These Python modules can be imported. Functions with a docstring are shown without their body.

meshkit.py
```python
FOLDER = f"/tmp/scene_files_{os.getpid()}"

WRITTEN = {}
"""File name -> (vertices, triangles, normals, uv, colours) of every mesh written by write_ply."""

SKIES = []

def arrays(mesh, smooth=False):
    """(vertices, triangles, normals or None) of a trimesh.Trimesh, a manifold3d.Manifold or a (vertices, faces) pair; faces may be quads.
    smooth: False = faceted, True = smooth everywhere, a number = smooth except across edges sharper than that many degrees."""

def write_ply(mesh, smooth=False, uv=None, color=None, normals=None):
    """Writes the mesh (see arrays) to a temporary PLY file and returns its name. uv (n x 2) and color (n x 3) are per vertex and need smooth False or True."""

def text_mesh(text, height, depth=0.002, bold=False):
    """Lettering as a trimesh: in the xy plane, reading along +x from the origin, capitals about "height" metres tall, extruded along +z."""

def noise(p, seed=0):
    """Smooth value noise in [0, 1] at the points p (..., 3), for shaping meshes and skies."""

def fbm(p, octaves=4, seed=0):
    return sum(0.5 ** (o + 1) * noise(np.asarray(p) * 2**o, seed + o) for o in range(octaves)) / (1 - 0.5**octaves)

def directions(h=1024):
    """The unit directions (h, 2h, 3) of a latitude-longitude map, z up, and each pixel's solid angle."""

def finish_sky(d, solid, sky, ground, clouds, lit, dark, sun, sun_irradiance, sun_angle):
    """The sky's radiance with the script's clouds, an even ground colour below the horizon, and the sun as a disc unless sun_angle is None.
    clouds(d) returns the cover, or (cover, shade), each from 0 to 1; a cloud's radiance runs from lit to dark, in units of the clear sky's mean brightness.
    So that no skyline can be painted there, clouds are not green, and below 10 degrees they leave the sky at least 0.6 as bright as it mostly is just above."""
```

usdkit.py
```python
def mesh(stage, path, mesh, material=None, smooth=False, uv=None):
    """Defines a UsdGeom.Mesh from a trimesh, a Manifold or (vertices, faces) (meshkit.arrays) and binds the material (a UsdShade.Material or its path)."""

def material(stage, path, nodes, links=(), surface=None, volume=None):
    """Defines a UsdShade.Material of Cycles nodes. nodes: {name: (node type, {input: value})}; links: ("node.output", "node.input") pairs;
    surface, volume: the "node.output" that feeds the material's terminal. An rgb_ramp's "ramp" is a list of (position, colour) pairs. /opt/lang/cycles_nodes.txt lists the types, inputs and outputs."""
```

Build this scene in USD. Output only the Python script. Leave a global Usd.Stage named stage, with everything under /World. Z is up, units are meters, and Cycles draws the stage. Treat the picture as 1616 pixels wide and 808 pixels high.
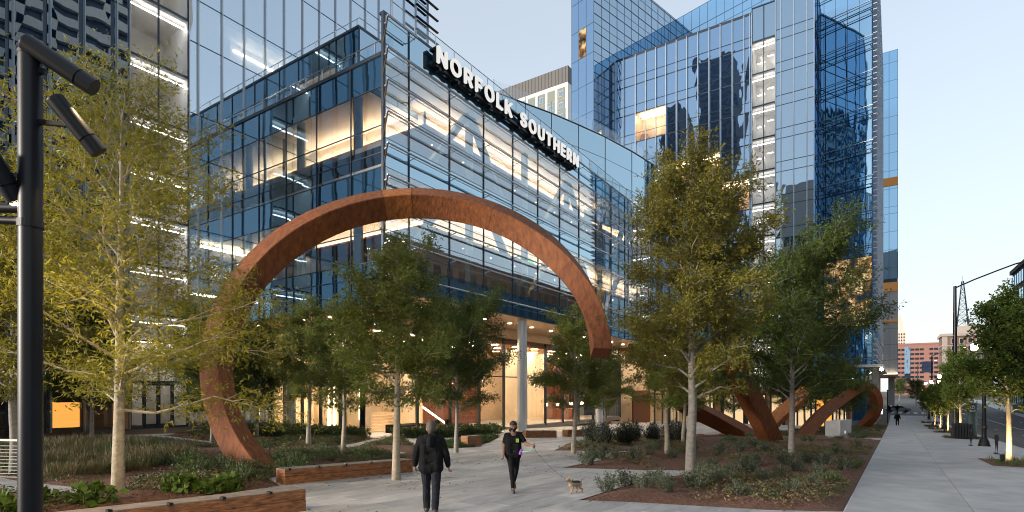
import math, random, numpy as np, trimesh, manifold3d as m3, shapely, usdkit, meshkit
from shapely.geometry import Polygon, box as sbox
from pxr import Usd, UsdGeom, UsdLux, UsdShade, Gf, Sdf, Vt

# ------------------------------------------------------------------ camera, sky, sun, exposure
stage = Usd.Stage.CreateInMemory()
UsdGeom.SetStageUpAxis(stage, 'Z'); UsdGeom.SetStageMetersPerUnit(stage, 1.0)
UsdGeom.Xform.Define(stage, '/World')
YAW, EYE, FPX = math.radians(33.68), 2.13, 866.0
CS, SN = math.cos(YAW), math.sin(YAW)
cam = UsdGeom.Camera.Define(stage, '/World/camera')
cam.AddTransformOp().Set(Gf.Matrix4d(CS, SN, 0, 0, 0, 0, 1, 0, SN, -CS, 0, 0, 0, 0, EYE, 1))
cam.CreateHorizontalApertureAttr(36.0); cam.CreateVerticalApertureAttr(18.0)
cam.CreateFocalLengthAttr(FPX / 1616 * 36)
cam.CreateVerticalApertureOffsetAttr(213 / 1616 * 36)
cam.CreateClippingRangeAttr((0.1, 20000))
EXPOSURE = 1.5
cam.CreateExposureAttr(EXPOSURE)
SUN_AZ, SUN_EL = math.radians(-147), math.radians(9.0)   # evening light from behind the viewer, left
SKY_STRENGTH, SUN_POWER = 0.12, 0.55
dome = UsdLux.DomeLight.Define(stage, '/World/sky'); dome.CreateIntensityAttr(1.0)
skym = usdkit.material(stage, '/World/Looks/sky', {
    's': ('sky_texture', {'sky_type': 'single_scattering', 'sun_disc': False, 'sun_elevation': SUN_EL, 'sun_rotation': SUN_AZ, 'altitude': 200.0, 'air_density': 1.0, 'aerosol_density': 0.5, 'ozone_density': 1.0}),
    'tc': ('texture_coordinate', {}), 'sx': ('separate_xyz', {}), 'mr': ('map_range', {'from_min': 0.0, 'from_max': .55, 'to_min': .9, 'to_max': .56, 'clamp': True}),   # a thin even veil of evening cloud, thicker towards the horizon all round
    'm': ('mix', {'color2': tuple(v / SKY_STRENGTH / 2 ** EXPOSURE for v in (.87, .93, 1.0))}),
    'b': ('background_shader', {'strength': SKY_STRENGTH})}, [('tc.generated', 'sx.vector'), ('sx.z', 'mr.value'), ('mr.result', 'm.fac'), ('s.color', 'm.color1'), ('m.color', 'b.color')], surface='b.background')
UsdShade.MaterialBindingAPI.Apply(dome.GetPrim()).Bind(skym)
sun = UsdLux.DistantLight.Define(stage, '/World/sun')
sun.CreateIntensityAttr(SUN_POWER); sun.CreateAngleAttr(15.0); sun.CreateNormalizeAttr(True) if hasattr(sun, 'CreateNormalizeAttr') else None
sun.CreateColorAttr(Gf.Vec3f(1.0, .90, .80))
sd = np.array([math.sin(SUN_AZ) * math.cos(SUN_EL), math.cos(SUN_AZ) * math.cos(SUN_EL), math.sin(SUN_EL)])
def look_matrix(pos, zaxis):                      # local +z along zaxis
    z = np.asarray(zaxis, float); z /= np.linalg.norm(z)
    x = np.cross((0, 0, 1) if abs(z[2]) < .99 else (1, 0, 0), z); x /= np.linalg.norm(x); y = np.cross(z, x)
    return Gf.Matrix4d(*x, 0, *y, 0, *z, 0, *map(float, pos), 1)
sun.AddTransformOp().Set(look_matrix((0, 0, 50), sd))

# ------------------------------------------------------------------ helpers
used = {}
def newpath(name, parent=None):
    base = parent.GetPath().pathString if parent is not None else '/World'
    k = used.get((base, name), 0); used[(base, name)] = k + 1
    return f'{base}/{name}' + (f'_{k:03d}' if k else '')
def tag(p, label=None, cat=None, group=None, kind=None):
    p = p.GetPrim() if hasattr(p, 'GetPrim') else p
    for k, v in (('label', label), ('category', cat), ('group', group), ('kind', kind)):
        if v: p.SetCustomDataByKey(k, v)
    return p
def thing(name, label, cat, group=None, loc=(0, 0, 0), rz=0.0, sc=1.0):
    x = UsdGeom.Xform.Define(stage, newpath(name))
    if loc != (0, 0, 0) or rz or sc != 1.0:
        x.AddTranslateOp().Set(Gf.Vec3d(*map(float, loc))); x.AddRotateZOp().Set(math.degrees(rz))
        x.AddScaleOp().Set(Gf.Vec3f(*( (sc,)*3 if np.ndim(sc) == 0 else sc)))
    return tag(x, label, cat, group)
def copy(src, label, loc, rz=0.0, sc=1.0, group=None):
    r = thing(src.GetName().rstrip('0123456789').rstrip('_'), label, src.GetCustomDataByKey('category'), group or src.GetCustomDataByKey('group'), loc, rz, sc)
    r.GetReferences().AddInternalReference(src.GetPath()); r.SetInstanceable(True)
    return r
def put(name, mesh, mat, parent=None, smooth=False, **kw):
    v, f = (mesh if isinstance(mesh, tuple) else (None, None)); 
    p = usdkit.mesh(stage, newpath(name, parent), mesh, mat, smooth)
    return tag(p, **kw) if kw else p.GetPrim()
BOXF = np.array([[0,2,1],[0,3,2],[4,5,6],[4,6,7],[0,1,5],[0,5,4],[1,2,6],[1,6,5],[2,3,7],[2,7,6],[3,0,4],[3,4,7]])
class MB:
    def __init__(s): s.v, s.f, s.n = [], [], 0
    def add(s, v, f):
        v = np.asarray(v, float); s.v.append(v); s.f.append(np.asarray(f, int) + s.n); s.n += len(v); return s
    def box(s, x0, x1, y0, y1, z0, z1):
        return s.add([(x0,y0,z0),(x1,y0,z0),(x1,y1,z0),(x0,y1,z0),(x0,y0,z1),(x1,y0,z1),(x1,y1,z1),(x0,y1,z1)], BOXF)
    def bar(s, p, q, w, h, up=(0,0,1)):            # a bar from p to q, w wide sideways, h tall
        p, q = np.asarray(p, float), np.asarray(q, float); t = q - p; t /= np.linalg.norm(t)
        a = np.cross(up, t); a = a / np.linalg.norm(a) if np.linalg.norm(a) > 1e-6 else np.array([1., 0, 0]); b = np.cross(t, a)
        a, b = a * w / 2, b * h / 2
        return s.add([p-a-b, p+a-b, q+a-b, q-a-b, p-a+b, p+a+b, q+a+b, q-a+b], BOXF)
    def quad(s, a, b, c, d): return s.add([a, b, c, d], [[0,1,2],[0,2,3]])
    def tube(s, pts, r, n=8, cap=True):
        p = np.asarray(pts, float); r = np.broadcast_to(r, (len(p),)).astype(float)
        t = np.gradient(p, axis=0); t /= np.linalg.norm(t, axis=1, keepdims=True) + 1e-12
        ref = np.array([0, 0, 1.]) if abs(t[:, 2]).mean() < .8 else np.array([1., 0, 0])
        a = np.cross(t, ref); a /= np.linalg.norm(a, axis=1, keepdims=True) + 1e-12; b = np.cross(t, a)
        g = np.arange(n) * 2 * np.pi / n
        v = p[:, None] + r[:, None, None] * (np.cos(g)[None, :, None] * a[:, None] + np.sin(g)[None, :, None] * b[:, None])
        i, j = np.meshgrid(np.arange(len(p) - 1), np.arange(n), indexing='ij'); k = (j + 1) % n
        q = np.stack([i*n+j, (i+1)*n+j, (i+1)*n+k, i*n+k], -1).reshape(-1, 4)
        f = np.vstack([q[:, [0,1,2]], q[:, [0,2,3]]])
        if cap: f = np.vstack([f, [[0, j, j+1] for j in range(1, n-1)], [[(len(p)-1)*n, (len(p)-1)*n+j+1, (len(p)-1)*n+j] for j in range(1, n-1)]])
        return s.add(v.reshape(-1, 3), f)
    def lathe(s, prof, c=(0,0,0), n=16):           # prof: (r, z) pairs
        pr = np.array(prof, float); g = np.arange(n) * 2 * np.pi / n
        v = np.stack([np.outer(pr[:,0], np.cos(g)), np.outer(pr[:,0], np.sin(g)), np.repeat(pr[:,1:], n, 1)], -1).reshape(-1, 3) + np.asarray(c, float)
        i, j = np.meshgrid(np.arange(len(pr)-1), np.arange(n), indexing='ij'); k = (j+1) % n
        q = np.stack([i*n+j, i*n+k, (i+1)*n+k, (i+1)*n+j], -1).reshape(-1, 4)
        return s.add(v, np.vstack([q[:, [0,1,2]], q[:, [0,2,3]]]))
    def arr(s): return np.vstack(s.v), np.vstack(s.f)
    def build(s, name, mat, parent=None, smooth=False, **kw):
        return put(name, s.arr(), mat, parent, smooth, **kw)
GY = [-400, -40, 0, 90, 130, 200, 260, 3000]; GZ = [1.5, 1.12, 0, -2.52, -2.6, -1.2, -.9, -.9]
def gz(y): return np.interp(y, GY, GZ)
def sheet(poly, dz, skirt=0.0):                    # a polygon of (x, y) laid on the terrain profile, cut at the profile's bends
    P = poly if hasattr(poly, 'geoms') or hasattr(poly, 'exterior') else Polygon(poly); P = P.buffer(0)
    V, F, n = [], [], 0
    for a, b in zip(GY[:-1], GY[1:]):
        q = P.intersection(sbox(-9e4, a, 9e4, b))
        for gm in getattr(q, 'geoms', [q]):
            if gm.geom_type != 'Polygon' or gm.area < 1e-6: continue
            v, f = trimesh.creation.triangulate_polygon(gm, engine='earcut')
            v = np.c_[v, gz(v[:, 1]) + dz]
            c = np.cross(v[f[:, 1]] - v[f[:, 0]], v[f[:, 2]] - v[f[:, 0]])[:, 2]
            f = np.where((c < 0)[:, None], f[:, ::-1], f)
            V.append(v); F.append(f + n); n += len(v)
            if skirt:
                for ring in [gm.exterior, *gm.interiors]:
                    r = np.array(ring.coords)[:-1]; m = len(r)
                    w = np.vstack([np.c_[r, gz(r[:, 1]) + dz], np.c_[r, gz(r[:, 1]) + dz - skirt]])
                    i = np.arange(m); j = (i + 1) % m
                    V.append(w); F.append(np.vstack([np.c_[i, i+m, j], np.c_[j, i+m, j+m]]) + n); n += len(w)
    return np.vstack(V), np.vstack(F)
def lrp(a, b, t): return np.asarray(a, float) * (1 - t) + np.asarray(b, float) * t
def hull(parts):                                    # a smooth union of tapered limbs: (p0, r0, p1, r1)
    ms = []
    for p0, r0, p1, r1 in parts:
        ms.append(m3.Manifold.batch_hull([m3.Manifold.sphere(r0, 14).translate(tuple(map(float, p0))), m3.Manifold.sphere(r1, 14).translate(tuple(map(float, p1)))]))
    return m3.Manifold.batch_boolean(ms, m3.OpType.Add)
def soft(man, step=.035, it=12):
    mm = man.refine_to_length(step).to_mesh()
    t = trimesh.Trimesh(mm.vert_properties[:, :3], mm.tri_verts, process=True)
    trimesh.smoothing.filter_taubin(t, lamb=.5, nu=.53, iterations=it)
    return t

# ------------------------------------------------------------------ materials
Mx = {}
def mat(name, col, rough=.6, metal=0.0, var=.25, scale=2.0, bump=0.0, bscale=30.0, stretch=(1,1,1), spec=.5, dark=None):
    c = np.array(col, float); d = np.array(dark, float) if dark is not None else c * (1 - var)
    nodes = {'g': ('geometry', {}), 'm': ('mapping', {'scale': stretch}), 'n': ('noise_texture', {'scale': scale, 'detail': 6.0, 'roughness': .62}),
             'r': ('rgb_ramp', {'ramp': [(.3, tuple(d)), (.7, tuple(np.minimum(c * (1 + var * .4), .95)))]}),
             'p': ('principled_bsdf', {'roughness': rough, 'metallic': metal, 'specular_ior_level': spec})}
    links = [('g.position', 'm.vector'), ('m.vector', 'n.vector'), ('n.fac', 'r.fac'), ('r.color', 'p.base_color')]
    if bump:
        nodes |= {'n2': ('noise_texture', {'scale': bscale, 'detail': 5.0}), 'b': ('bump', {'strength': 1.0, 'distance': bump})}
        links += [('m.vector', 'n2.vector'), ('n2.fac', 'b.height'), ('b.normal', 'p.normal')]
    Mx[name] = usdkit.material(stage, '/World/Looks/' + name, nodes, links, surface='p.BSDF'); return Mx[name]
def glow(name, col, strength):
    Mx[name] = usdkit.material(stage, '/World/Looks/' + name, {'e': ('emission', {'color': col, 'strength': strength})}, surface='e.emission'); return Mx[name]
def glass(name, refl, base, tint, wave=.006, body=None, wscale=.45):     # coated glazing: see-through where body is None, else an opaque dark body behind the coating
    nodes = {'g': ('geometry', {}), 'mp': ('mapping', {'scale': (1, 1, .6)}), 'n': ('noise_texture', {'scale': wscale, 'detail': 1.5, 'roughness': .5}), 'b': ('bump', {'strength': 1.0, 'distance': wave}),
             'fr': ('fresnel', {'IOR': 1.5}), 'ad': ('math', {'math_type': 'add', 'value2': base, 'use_clamp': True}),
             'gl': ('glossy_bsdf', {'color': refl, 'roughness': .008}), 'mx': ('mix_closure', {})}
    links = [('g.position', 'mp.vector'), ('mp.vector', 'n.vector'), ('n.fac', 'b.height'), ('b.normal', 'gl.normal'), ('fr.fac', 'ad.value1'), ('ad.value', 'mx.fac'), ('gl.BSDF', 'mx.closure2')]
    if body is None: nodes['t'] = ('transparent_bsdf', {'color': tint})
    else: nodes['t'] = ('diffuse_bsdf', {'color': body})
    links.append(('t.BSDF', 'mx.closure1'))
    Mx[name] = usdkit.material(stage, '/World/Looks/' + name, nodes, links, surface='mx.closure'); return Mx[name]
def leafm(name, cols, transl=.35):
    n = len(cols)
    nodes = {'g': ('geometry', {}), 'r': ('rgb_ramp', {'ramp': [(i / (n - 1), c) for i, c in enumerate(cols)]}),
             'nz': ('noise_texture', {'scale': .9, 'detail': 2.0}), 'mr': ('map_range', {'from_min': .3, 'from_max': .7, 'to_min': .62, 'to_max': 1.2, 'clamp': True}),
             'mu': ('vector_math', {'math_type': 'scale'}),
             'p': ('principled_bsdf', {'roughness': .5, 'specular_ior_level': .3}), 't': ('translucent_bsdf', {}), 'mx': ('mix_closure', {'fac': transl})}
    links = [('g.random_per_island', 'r.fac'), ('r.color', 'mu.vector1'), ('g.position', 'nz.vector'), ('nz.fac', 'mr.value'), ('mr.result', 'mu.scale'),
             ('mu.vector', 'p.base_color'), ('mu.vector', 't.color'), ('p.BSDF', 'mx.closure1'), ('t.BSDF', 'mx.closure2')]
    Mx[name] = usdkit.material(stage, '/World/Looks/' + name, nodes, links, surface='mx.closure'); return Mx[name]
G = 2.0 ** -EXPOSURE                                # lamp strengths below are in units of the picture's white
mat('soil', (.12, .085, .06), .95, var=.4, scale=.8)
mat('asphalt', (.075, .072, .075), .85, var=.25, scale=1.5, bump=.004, bscale=90)
mat('concrete', (.45, .45, .45), .8, var=.26, scale=.9, bump=.002, bscale=60)
mat('concrete_b', (.42, .425, .43), .8, var=.26, scale=1.2, bump=.002, bscale=60)
mat('joint', (.11, .105, .1), .9)
for i, c in enumerate([(.54, .525, .505), (.47, .46, .455), (.58, .56, .535), (.43, .425, .425)]): mat(f'slab_{i}', c, .7, var=.28, scale=2.0, bump=.0015, bscale=80, stretch=(2.2, .6, 1))
mat('mulch', (.185, .092, .058), .95, var=.65, scale=14, bump=.05, bscale=26)
mat('bark_chip', (.22, .115, .075), .9, var=.6, scale=6)
mat('white_line', (.7, .7, .68), .7, var=.2)
mat('kerb', (.42, .41, .4), .8, var=.15)
mat('frame', (.035, .05, .07), .35, .6, var=.1)
mat('fin', (.42, .45, .48), .3, .8, var=.05)
mat('steel', (.55, .57, .6), .28, .9, var=.06)
mat('column_white', (.66, .70, .76), .32, .45, var=.05)
mat('bronze', (.20, .12, .07), .4, .7, var=.1)
mat('panel_dark', (.03, .05, .075), .3, .3, var=.1)
mat('core_dark', (.02, .024, .03), .8, var=.1)
mat('floor_in', (.3, .26, .22), .5, var=.1)
mat('ceiling_white', (.78, .72, .64), .8, var=.04)
mat('ceiling_wood', (.42, .21, .095), .55, var=.22, scale=3, stretch=(6, .5, 1))
mat('wall_wood', (.40, .20, .09), .5, var=.25, scale=2, stretch=(5, 5, .5))
mat('wall_red', (.16, .05, .025), .45, var=.3, scale=2, stretch=(5, 5, .5))
mat('wall_cream', (.66, .52, .36), .7, var=.08)
mat('wall_white', (.72, .69, .66), .7, var=.05)
mat('soffit', (.52, .37, .24), .35, .4, var=.12, scale=2, stretch=(8, .4, 1))
mat('brace', (.27, .31, .34), .45, .3, var=.08)
mat('stone_pale', (.36, .34, .31), .85, var=.12)
mat('window_dark', (.012, .016, .022), .25, var=.1)
mat('grey_panel', (.115, .11, .105), .7, var=.2, stretch=(3, 3, .1))
mat('white_trim', (.68, .67, .63), .7, var=.06)
mat('green_panel', (.19, .21, .165), .7, var=.15)
mat('white_tile', (.62, .62, .62), .35, var=.06)
mat('brick_red', (.25, .125, .10), .85, var=.15)
mat('brick_brown', (.27, .165, .125), .85, var=.15)
mat('stone_trim', (.55, .46, .38), .8, var=.1)
mat('dark_stone', (.10, .092, .085), .85, var=.3, scale=.6)
mat('black_metal', (.007, .008, .011), .42, .2, var=.2, scale=4)
mat('green_black', (.012, .022, .02), .4, .2, var=.3, scale=6)
mat('totem_grey', (.05, .085, .085), .5, var=.1)
mat('sign_white', (.85, .85, .84), .5, var=.02)
mat('rail_white', (.5, .5, .48), .45, .3, var=.1)
for i, c in enumerate([(.23, .072, .016), (.175, .053, .012), (.36, .125, .026), (.20, .063, .015)]): mat(f'corten_{i}', c, .78, var=.5, scale=2.6, bump=.018, bscale=5, stretch=(2.6, 2.6, .7), dark=tuple(np.array(c) * (.5, .42, .36)))
mat('timber', (.33, .14, .058), .7, var=.75, scale=4, bump=.012, bscale=10, stretch=(1.2, 1.2, 7))
mat('timber_top', (.24, .20, .17), .8, var=.35, scale=4, bump=.01, bscale=12, stretch=(1, 1, 6))
mat('bark_pale', (.40, .345, .26), .9, var=.35, scale=7, bump=.02, bscale=16, stretch=(1, 1, 1.8))
mat('bark_grey', (.30, .275, .24), .9, var=.35, scale=7, bump=.02, bscale=16, stretch=(1, 1, 1.8))
mat('skin', (.36, .19, .13), .55, var=.05); mat('skin_brown', (.20, .10, .065), .55, var=.05)
mat('hair_grey', (.085, .066, .052), .7, var=.3, scale=30); mat('hair_black', (.015, .012, .011), .6, var=.2)
mat('cloth_black', (.010, .0105, .012), .95, var=.3, scale=9, spec=.15); mat('denim', (.018, .02, .027), .9, var=.3, scale=10, spec=.15)
mat('shoe', (.07, .065, .065), .6); mat('lime', (.30, .50, .05), .7); mat('violet', (.30, .08, .45), .7); mat('aqua', (.15, .5, .45), .6)
mat('fur_tan', (.36, .25, .16), .9, var=.35, scale=30); mat('fur_dark', (.05, .045, .042), .9, var=.3, scale=30)
mat('car_paint', (.18, .2, .23), .3, .3); mat('car_dark', (.04, .04, .045), .3, .3); mat('rubber', (.02, .02, .02), .8)
glass('glass_tower', (.80, .91, 1.0), .60, (.5, .58, .62), .004)
glass('glass_front', (.80, .93, 1.0), .34, (.88, .92, .92), .002)
glass('glass_side', (.55, .80, 1.0), .13, (.86, .86, .85), .005)
glass('glass_spandrel', (.66, .88, 1.0), .50, None, .003, body=(.012, .035, .055))
glass('glass_spandrel_dark', (.45, .72, .95), .27, None, .003, body=(.012, .035, .055))
glass('glass_mirror', (.66, .84, 1.0), .46, None, .012, body=(.006, .014, .028))
glass('glass_mirror_blue', (.50, .71, .95), .50, None, .022, body=(.008, .022, .055))
glass('glass_tower_blue', (.46, .74, 1.0), .56, None, .02, body=(.02, .075, .16))
glass('glass_clear', (.9, .95, 1.0), .06, (.88, .92, .92), .001)
glass('glass_lobby', (.85, .92, 1.0), .04, (.90, .90, .88), .001)
leafm('leaf_yellow', [(.27, .25, .028), (.38, .31, .03), (.20, .215, .028), (.48, .33, .035), (.26, .25, .03), (.44, .20, .03), (.18, .20, .03)])
leafm('leaf_olive', [(.20, .18, .028), (.27, .22, .032), (.155, .155, .024), (.33, .19, .035), (.20, .19, .03), (.16, .165, .026), (.30, .15, .03)])
leafm('leaf_green', [(.17, .20, .036), (.23, .245, .046), (.125, .16, .03), (.26, .24, .048), (.17, .20, .034)])
leafm('leaf_deep', [(.085, .12, .022), (.13, .155, .03), (.07, .10, .02), (.17, .17, .034)])
leafm('leaf_street', [(.11, .165, .028), (.17, .20, .036), (.09, .135, .026), (.23, .20, .03)])
leafm('shrub_grey', [(.09, .115, .06), (.13, .15, .08), (.07, .09, .048)], .15)
leafm('shrub_green', [(0.070, 0.119, 0.028), (0.126, 0.196, 0.035), (0.056, 0.091, 0.025)], .2)
leafm('shrub_lime', [(.12, .20, .03), (.17, .25, .04), (.09, .15, .025)], .25)
leafm('shrub_dark', [(.014, .024, .009), (.022, .034, .012), (.012, .018, .008)], .1)
leafm('ground_green', [(.10, .13, .05), (.15, .155, .06), (.085, .11, .04), (.20, .15, .07)], .15)
leafm('ground_brown', [(.17, .13, .06), (.14, .13, .06), (.22, .15, .08), (.11, .115, .05)], .15)
leafm('grass_blade', [(0.091, 0.117, 0.046), (0.143, 0.150, 0.065), (0.078, 0.098, 0.039), (0.208, 0.182, 0.098)], .2)
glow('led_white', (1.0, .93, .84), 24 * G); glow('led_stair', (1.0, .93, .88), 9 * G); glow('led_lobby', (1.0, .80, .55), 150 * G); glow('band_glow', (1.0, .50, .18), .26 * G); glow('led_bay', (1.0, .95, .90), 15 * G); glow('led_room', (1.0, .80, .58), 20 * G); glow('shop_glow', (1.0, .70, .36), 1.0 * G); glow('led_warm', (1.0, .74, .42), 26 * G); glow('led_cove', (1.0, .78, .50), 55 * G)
glow('lamp_warm', (1.0, .76, .45), 30 * G); glow('lamp_soft', (1.0, .80, .52), 6 * G); glow('lamp_red', (1.0, .09, .03), 14 * G); glow('lamp_amber', (1.0, .45, .08), 10 * G)
glow('exit_green', (.05, 1.0, .35), 5 * G); glow('screen_white', (1.0, .95, .9), 4 * G); glow('cobra_lamp', (1.0, .93, .8), 60 * G); glow('globe_lamp', (1.0, .80, .52), 45 * G)
glow('orange_room', (1.0, .42, .08), 1.3 * G); glow('sign_face', (1.0, .98, .95), .85 * G)

Mx['window_lit'] = usdkit.material(stage, '/World/Looks/window_lit', {'g': ('geometry', {}), 'n': ('noise_texture', {'scale': .9, 'detail': 3.0}), 'r': ('rgb_ramp', {'ramp': [(.38, (.02, .03, .05)), (.5, (.35, .18, .06)), (.62, (1.0, .72, .38))]}), 'e': ('emission', {'strength': 1.0 * G})}, [('g.position', 'n.vector'), ('n.fac', 'r.fac'), ('r.color', 'e.color')], surface='e.emission')

# ------------------------------------------------------------------ ground
gx = np.array([-3000, -600, -200, 200, 600, 3000.]); 
ysg = np.array(GY, float)
V = np.array([(x, y, gz(y) - .04) for y in ysg for x in gx]); nx = len(gx)
F = np.array([(j*nx+i, j*nx+i+1, (j+1)*nx+i+1, (j+1)*nx+i) for j in range(len(ysg)-1) for i in range(nx-1)])
put('ground', (V, F), Mx['soil'], kind='structure')
def sx(y): return -.87 + .0229 * y                    # left edge of the pavement along the street
SY = [-8, 0, 30, 60, 90, 130, 200, 260]
pav = put('pavement', sheet(Polygon([(sx(y), y) for y in SY] + [(sx(y) + 7.0, y) for y in SY[::-1]]), -.03), Mx['joint'], kind='structure')
Mc = [Mx['concrete'], Mx['concrete_b']]
rng = np.random.default_rng(5)
for y0 in [-8] + list(np.arange(-5.2, 131, 3.05)):     # poured concrete panels, two across, joints between
    for a, b in ((0, 2.21), (2.22, 4.9)):
        y1 = min(y0 + 3.035, 130)
        put('panel', sheet(Polygon([(sx(y0)+a, y0), (sx(y0)+b, y0), (sx(y1)+b, y1), (sx(y1)+a, y1)]), -.002 * rng.random(), .03), Mc[rng.integers(2)], pav)
def kx(y): return sx(y) + 6.95                          # kerb line
for y0 in np.arange(-8, 128, 3.0):                      # strip of paving between the tree pits, beside the kerb
    y1 = y0 + 2.985
    put('panel', sheet(Polygon([(sx(y0)+4.91, y0), (kx(y0)-.16, y0), (kx(y1)-.16, y1), (sx(y1)+4.91, y1)]), -.003, .03), Mc[rng.integers(2)], pav)
kb = put('kerb', sheet(Polygon([(kx(y)-.15, y) for y in SY] + [(kx(y), y) for y in SY[::-1]]), .0, .14), Mx['kerb'], kind='structure')
put('road', sheet(Polygon([(kx(y)-.05, y) for y in SY] + [(kx(y)+12.5, y) for y in SY[::-1]]), -.035+.005), Mx['asphalt'], kind='structure')
put('far_pavement', sheet(Polygon([(kx(y)+12.5, y) for y in SY] + [(kx(y)+17, y) for y in SY[::-1]]), .02, .1), Mx['concrete_b'], kind='structure')
for i, off in enumerate((3.4, 6.2, 9.3)):
    mb = MB()
    for y0 in np.arange(20, 190, 9.0):
        if off == 6.2: y1 = y0 + 8.9
        else: y1 = y0 + 3
        mb.add(*sheet(Polygon([(kx(y0)+off, y0), (kx(y0)+off+.12, y0), (kx(y1)+off+.12, y1), (kx(y1)+off, y1)]), -.025))
    mb.build('road_marking', Mx['white_line'], kind='structure')
mb = MB()
for k in range(10):                                     # zebra crossing at the far junction
    x = kx(140) - 7 + k * 1.3; mb.add(*sheet(Polygon([(x, 138), (x+.6, 138), (x+.6, 142), (x, 142)]), .0))
mb.build('crossing_marking', Mx['white_line'], kind='structure')
put('cross_street', sheet(Polygon([(-80, 131), (120, 131), (120, 149), (-80, 149)]), -.012), Mx['asphalt'], kind='structure')

# plaza: one bedding sheet, slabs on it
BED_R = Polygon([(-5.58, 11.04), (-4.48, 11.57), (-1.93, 12.47), (-.60, 13.27), (sx(46.5), 46.5), (-7.5, 45), (-11.5, 41), (-15.8, 35), (-14.5, 28), (-12.44, 22.16), (-10.27, 23.8), (-9.5, 24.9), (-8.95, 21.2), (-8.88, 16.33), (-6.56, 17.5), (-5.25, 18.45), (-5.02, 17.6), (-5.6, 14.6)])
BED_R2 = Polygon([(sx(49), 49), (sx(86), 86), (-2.2, 85), (-6, 66), (-8.5, 52), (-7.5, 48.3)])
BED_L = Polygon([(-12.45, 2.5), (-12.2, 6.3), (-12.43, 8.2), (-13.9, 8.8), (-13.2, 13.0), (-14.2, 14.6), (-16.1, 17.6), (-19.2, 20.0), (-23.5, 23.5), (-27, 19.2), (-34.5, 19.2), (-34.5, 2.5)])
BED_M = Polygon([(-16.9, 19.4), (-16.2, 21.0), (-17.6, 24.2), (-20.2, 29.0), (-21.6, 27.8), (-19.6, 23.6), (-18.6, 20.6)])
PATHS_L = [Polygon([(-27.5, 13.9), (-27.2, 14.7), (-21.0, 16.9), (-16.6, 16.9), (-16.2, 16.2), (-20.8, 16.0)]), Polygon([(-21.2, 16.7), (-20.2, 16.5), (-21.2, 19.2), (-23.4, 22.4), (-24.2, 22.0), (-22.2, 19.0)]),
           Polygon([(-34.5, 12.2), (-34.5, 15.2), (-27.4, 14.6), (-27.4, 13.7)]), Polygon([(-34.5, 2.5), (-34.5, 3.4), (-17.9, 4.6), (-14.6, 5.3), (-14.6, 4.6), (-17, 3.6), (-20, 2.5)])]
plaza_poly = Polygon([(-13, -6), (sx(-6), -6), (sx(88), 88), (-40, 88), (-36, 60), (-36, 2.5), (-13, 2.5)])
paved = plaza_poly.difference(shapely.unary_union([BED_R, BED_R2, BED_L.difference(shapely.unary_union(PATHS_L)), BED_M]))
pz = put('plaza_paving', sheet(paved, -.012), Mx['joint'], kind='structure')
rng = np.random.default_rng(8)
near = []
W, L = .58, 2.3
th = math.radians(-2.0); ca, sa = math.cos(th), math.sin(th)
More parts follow.
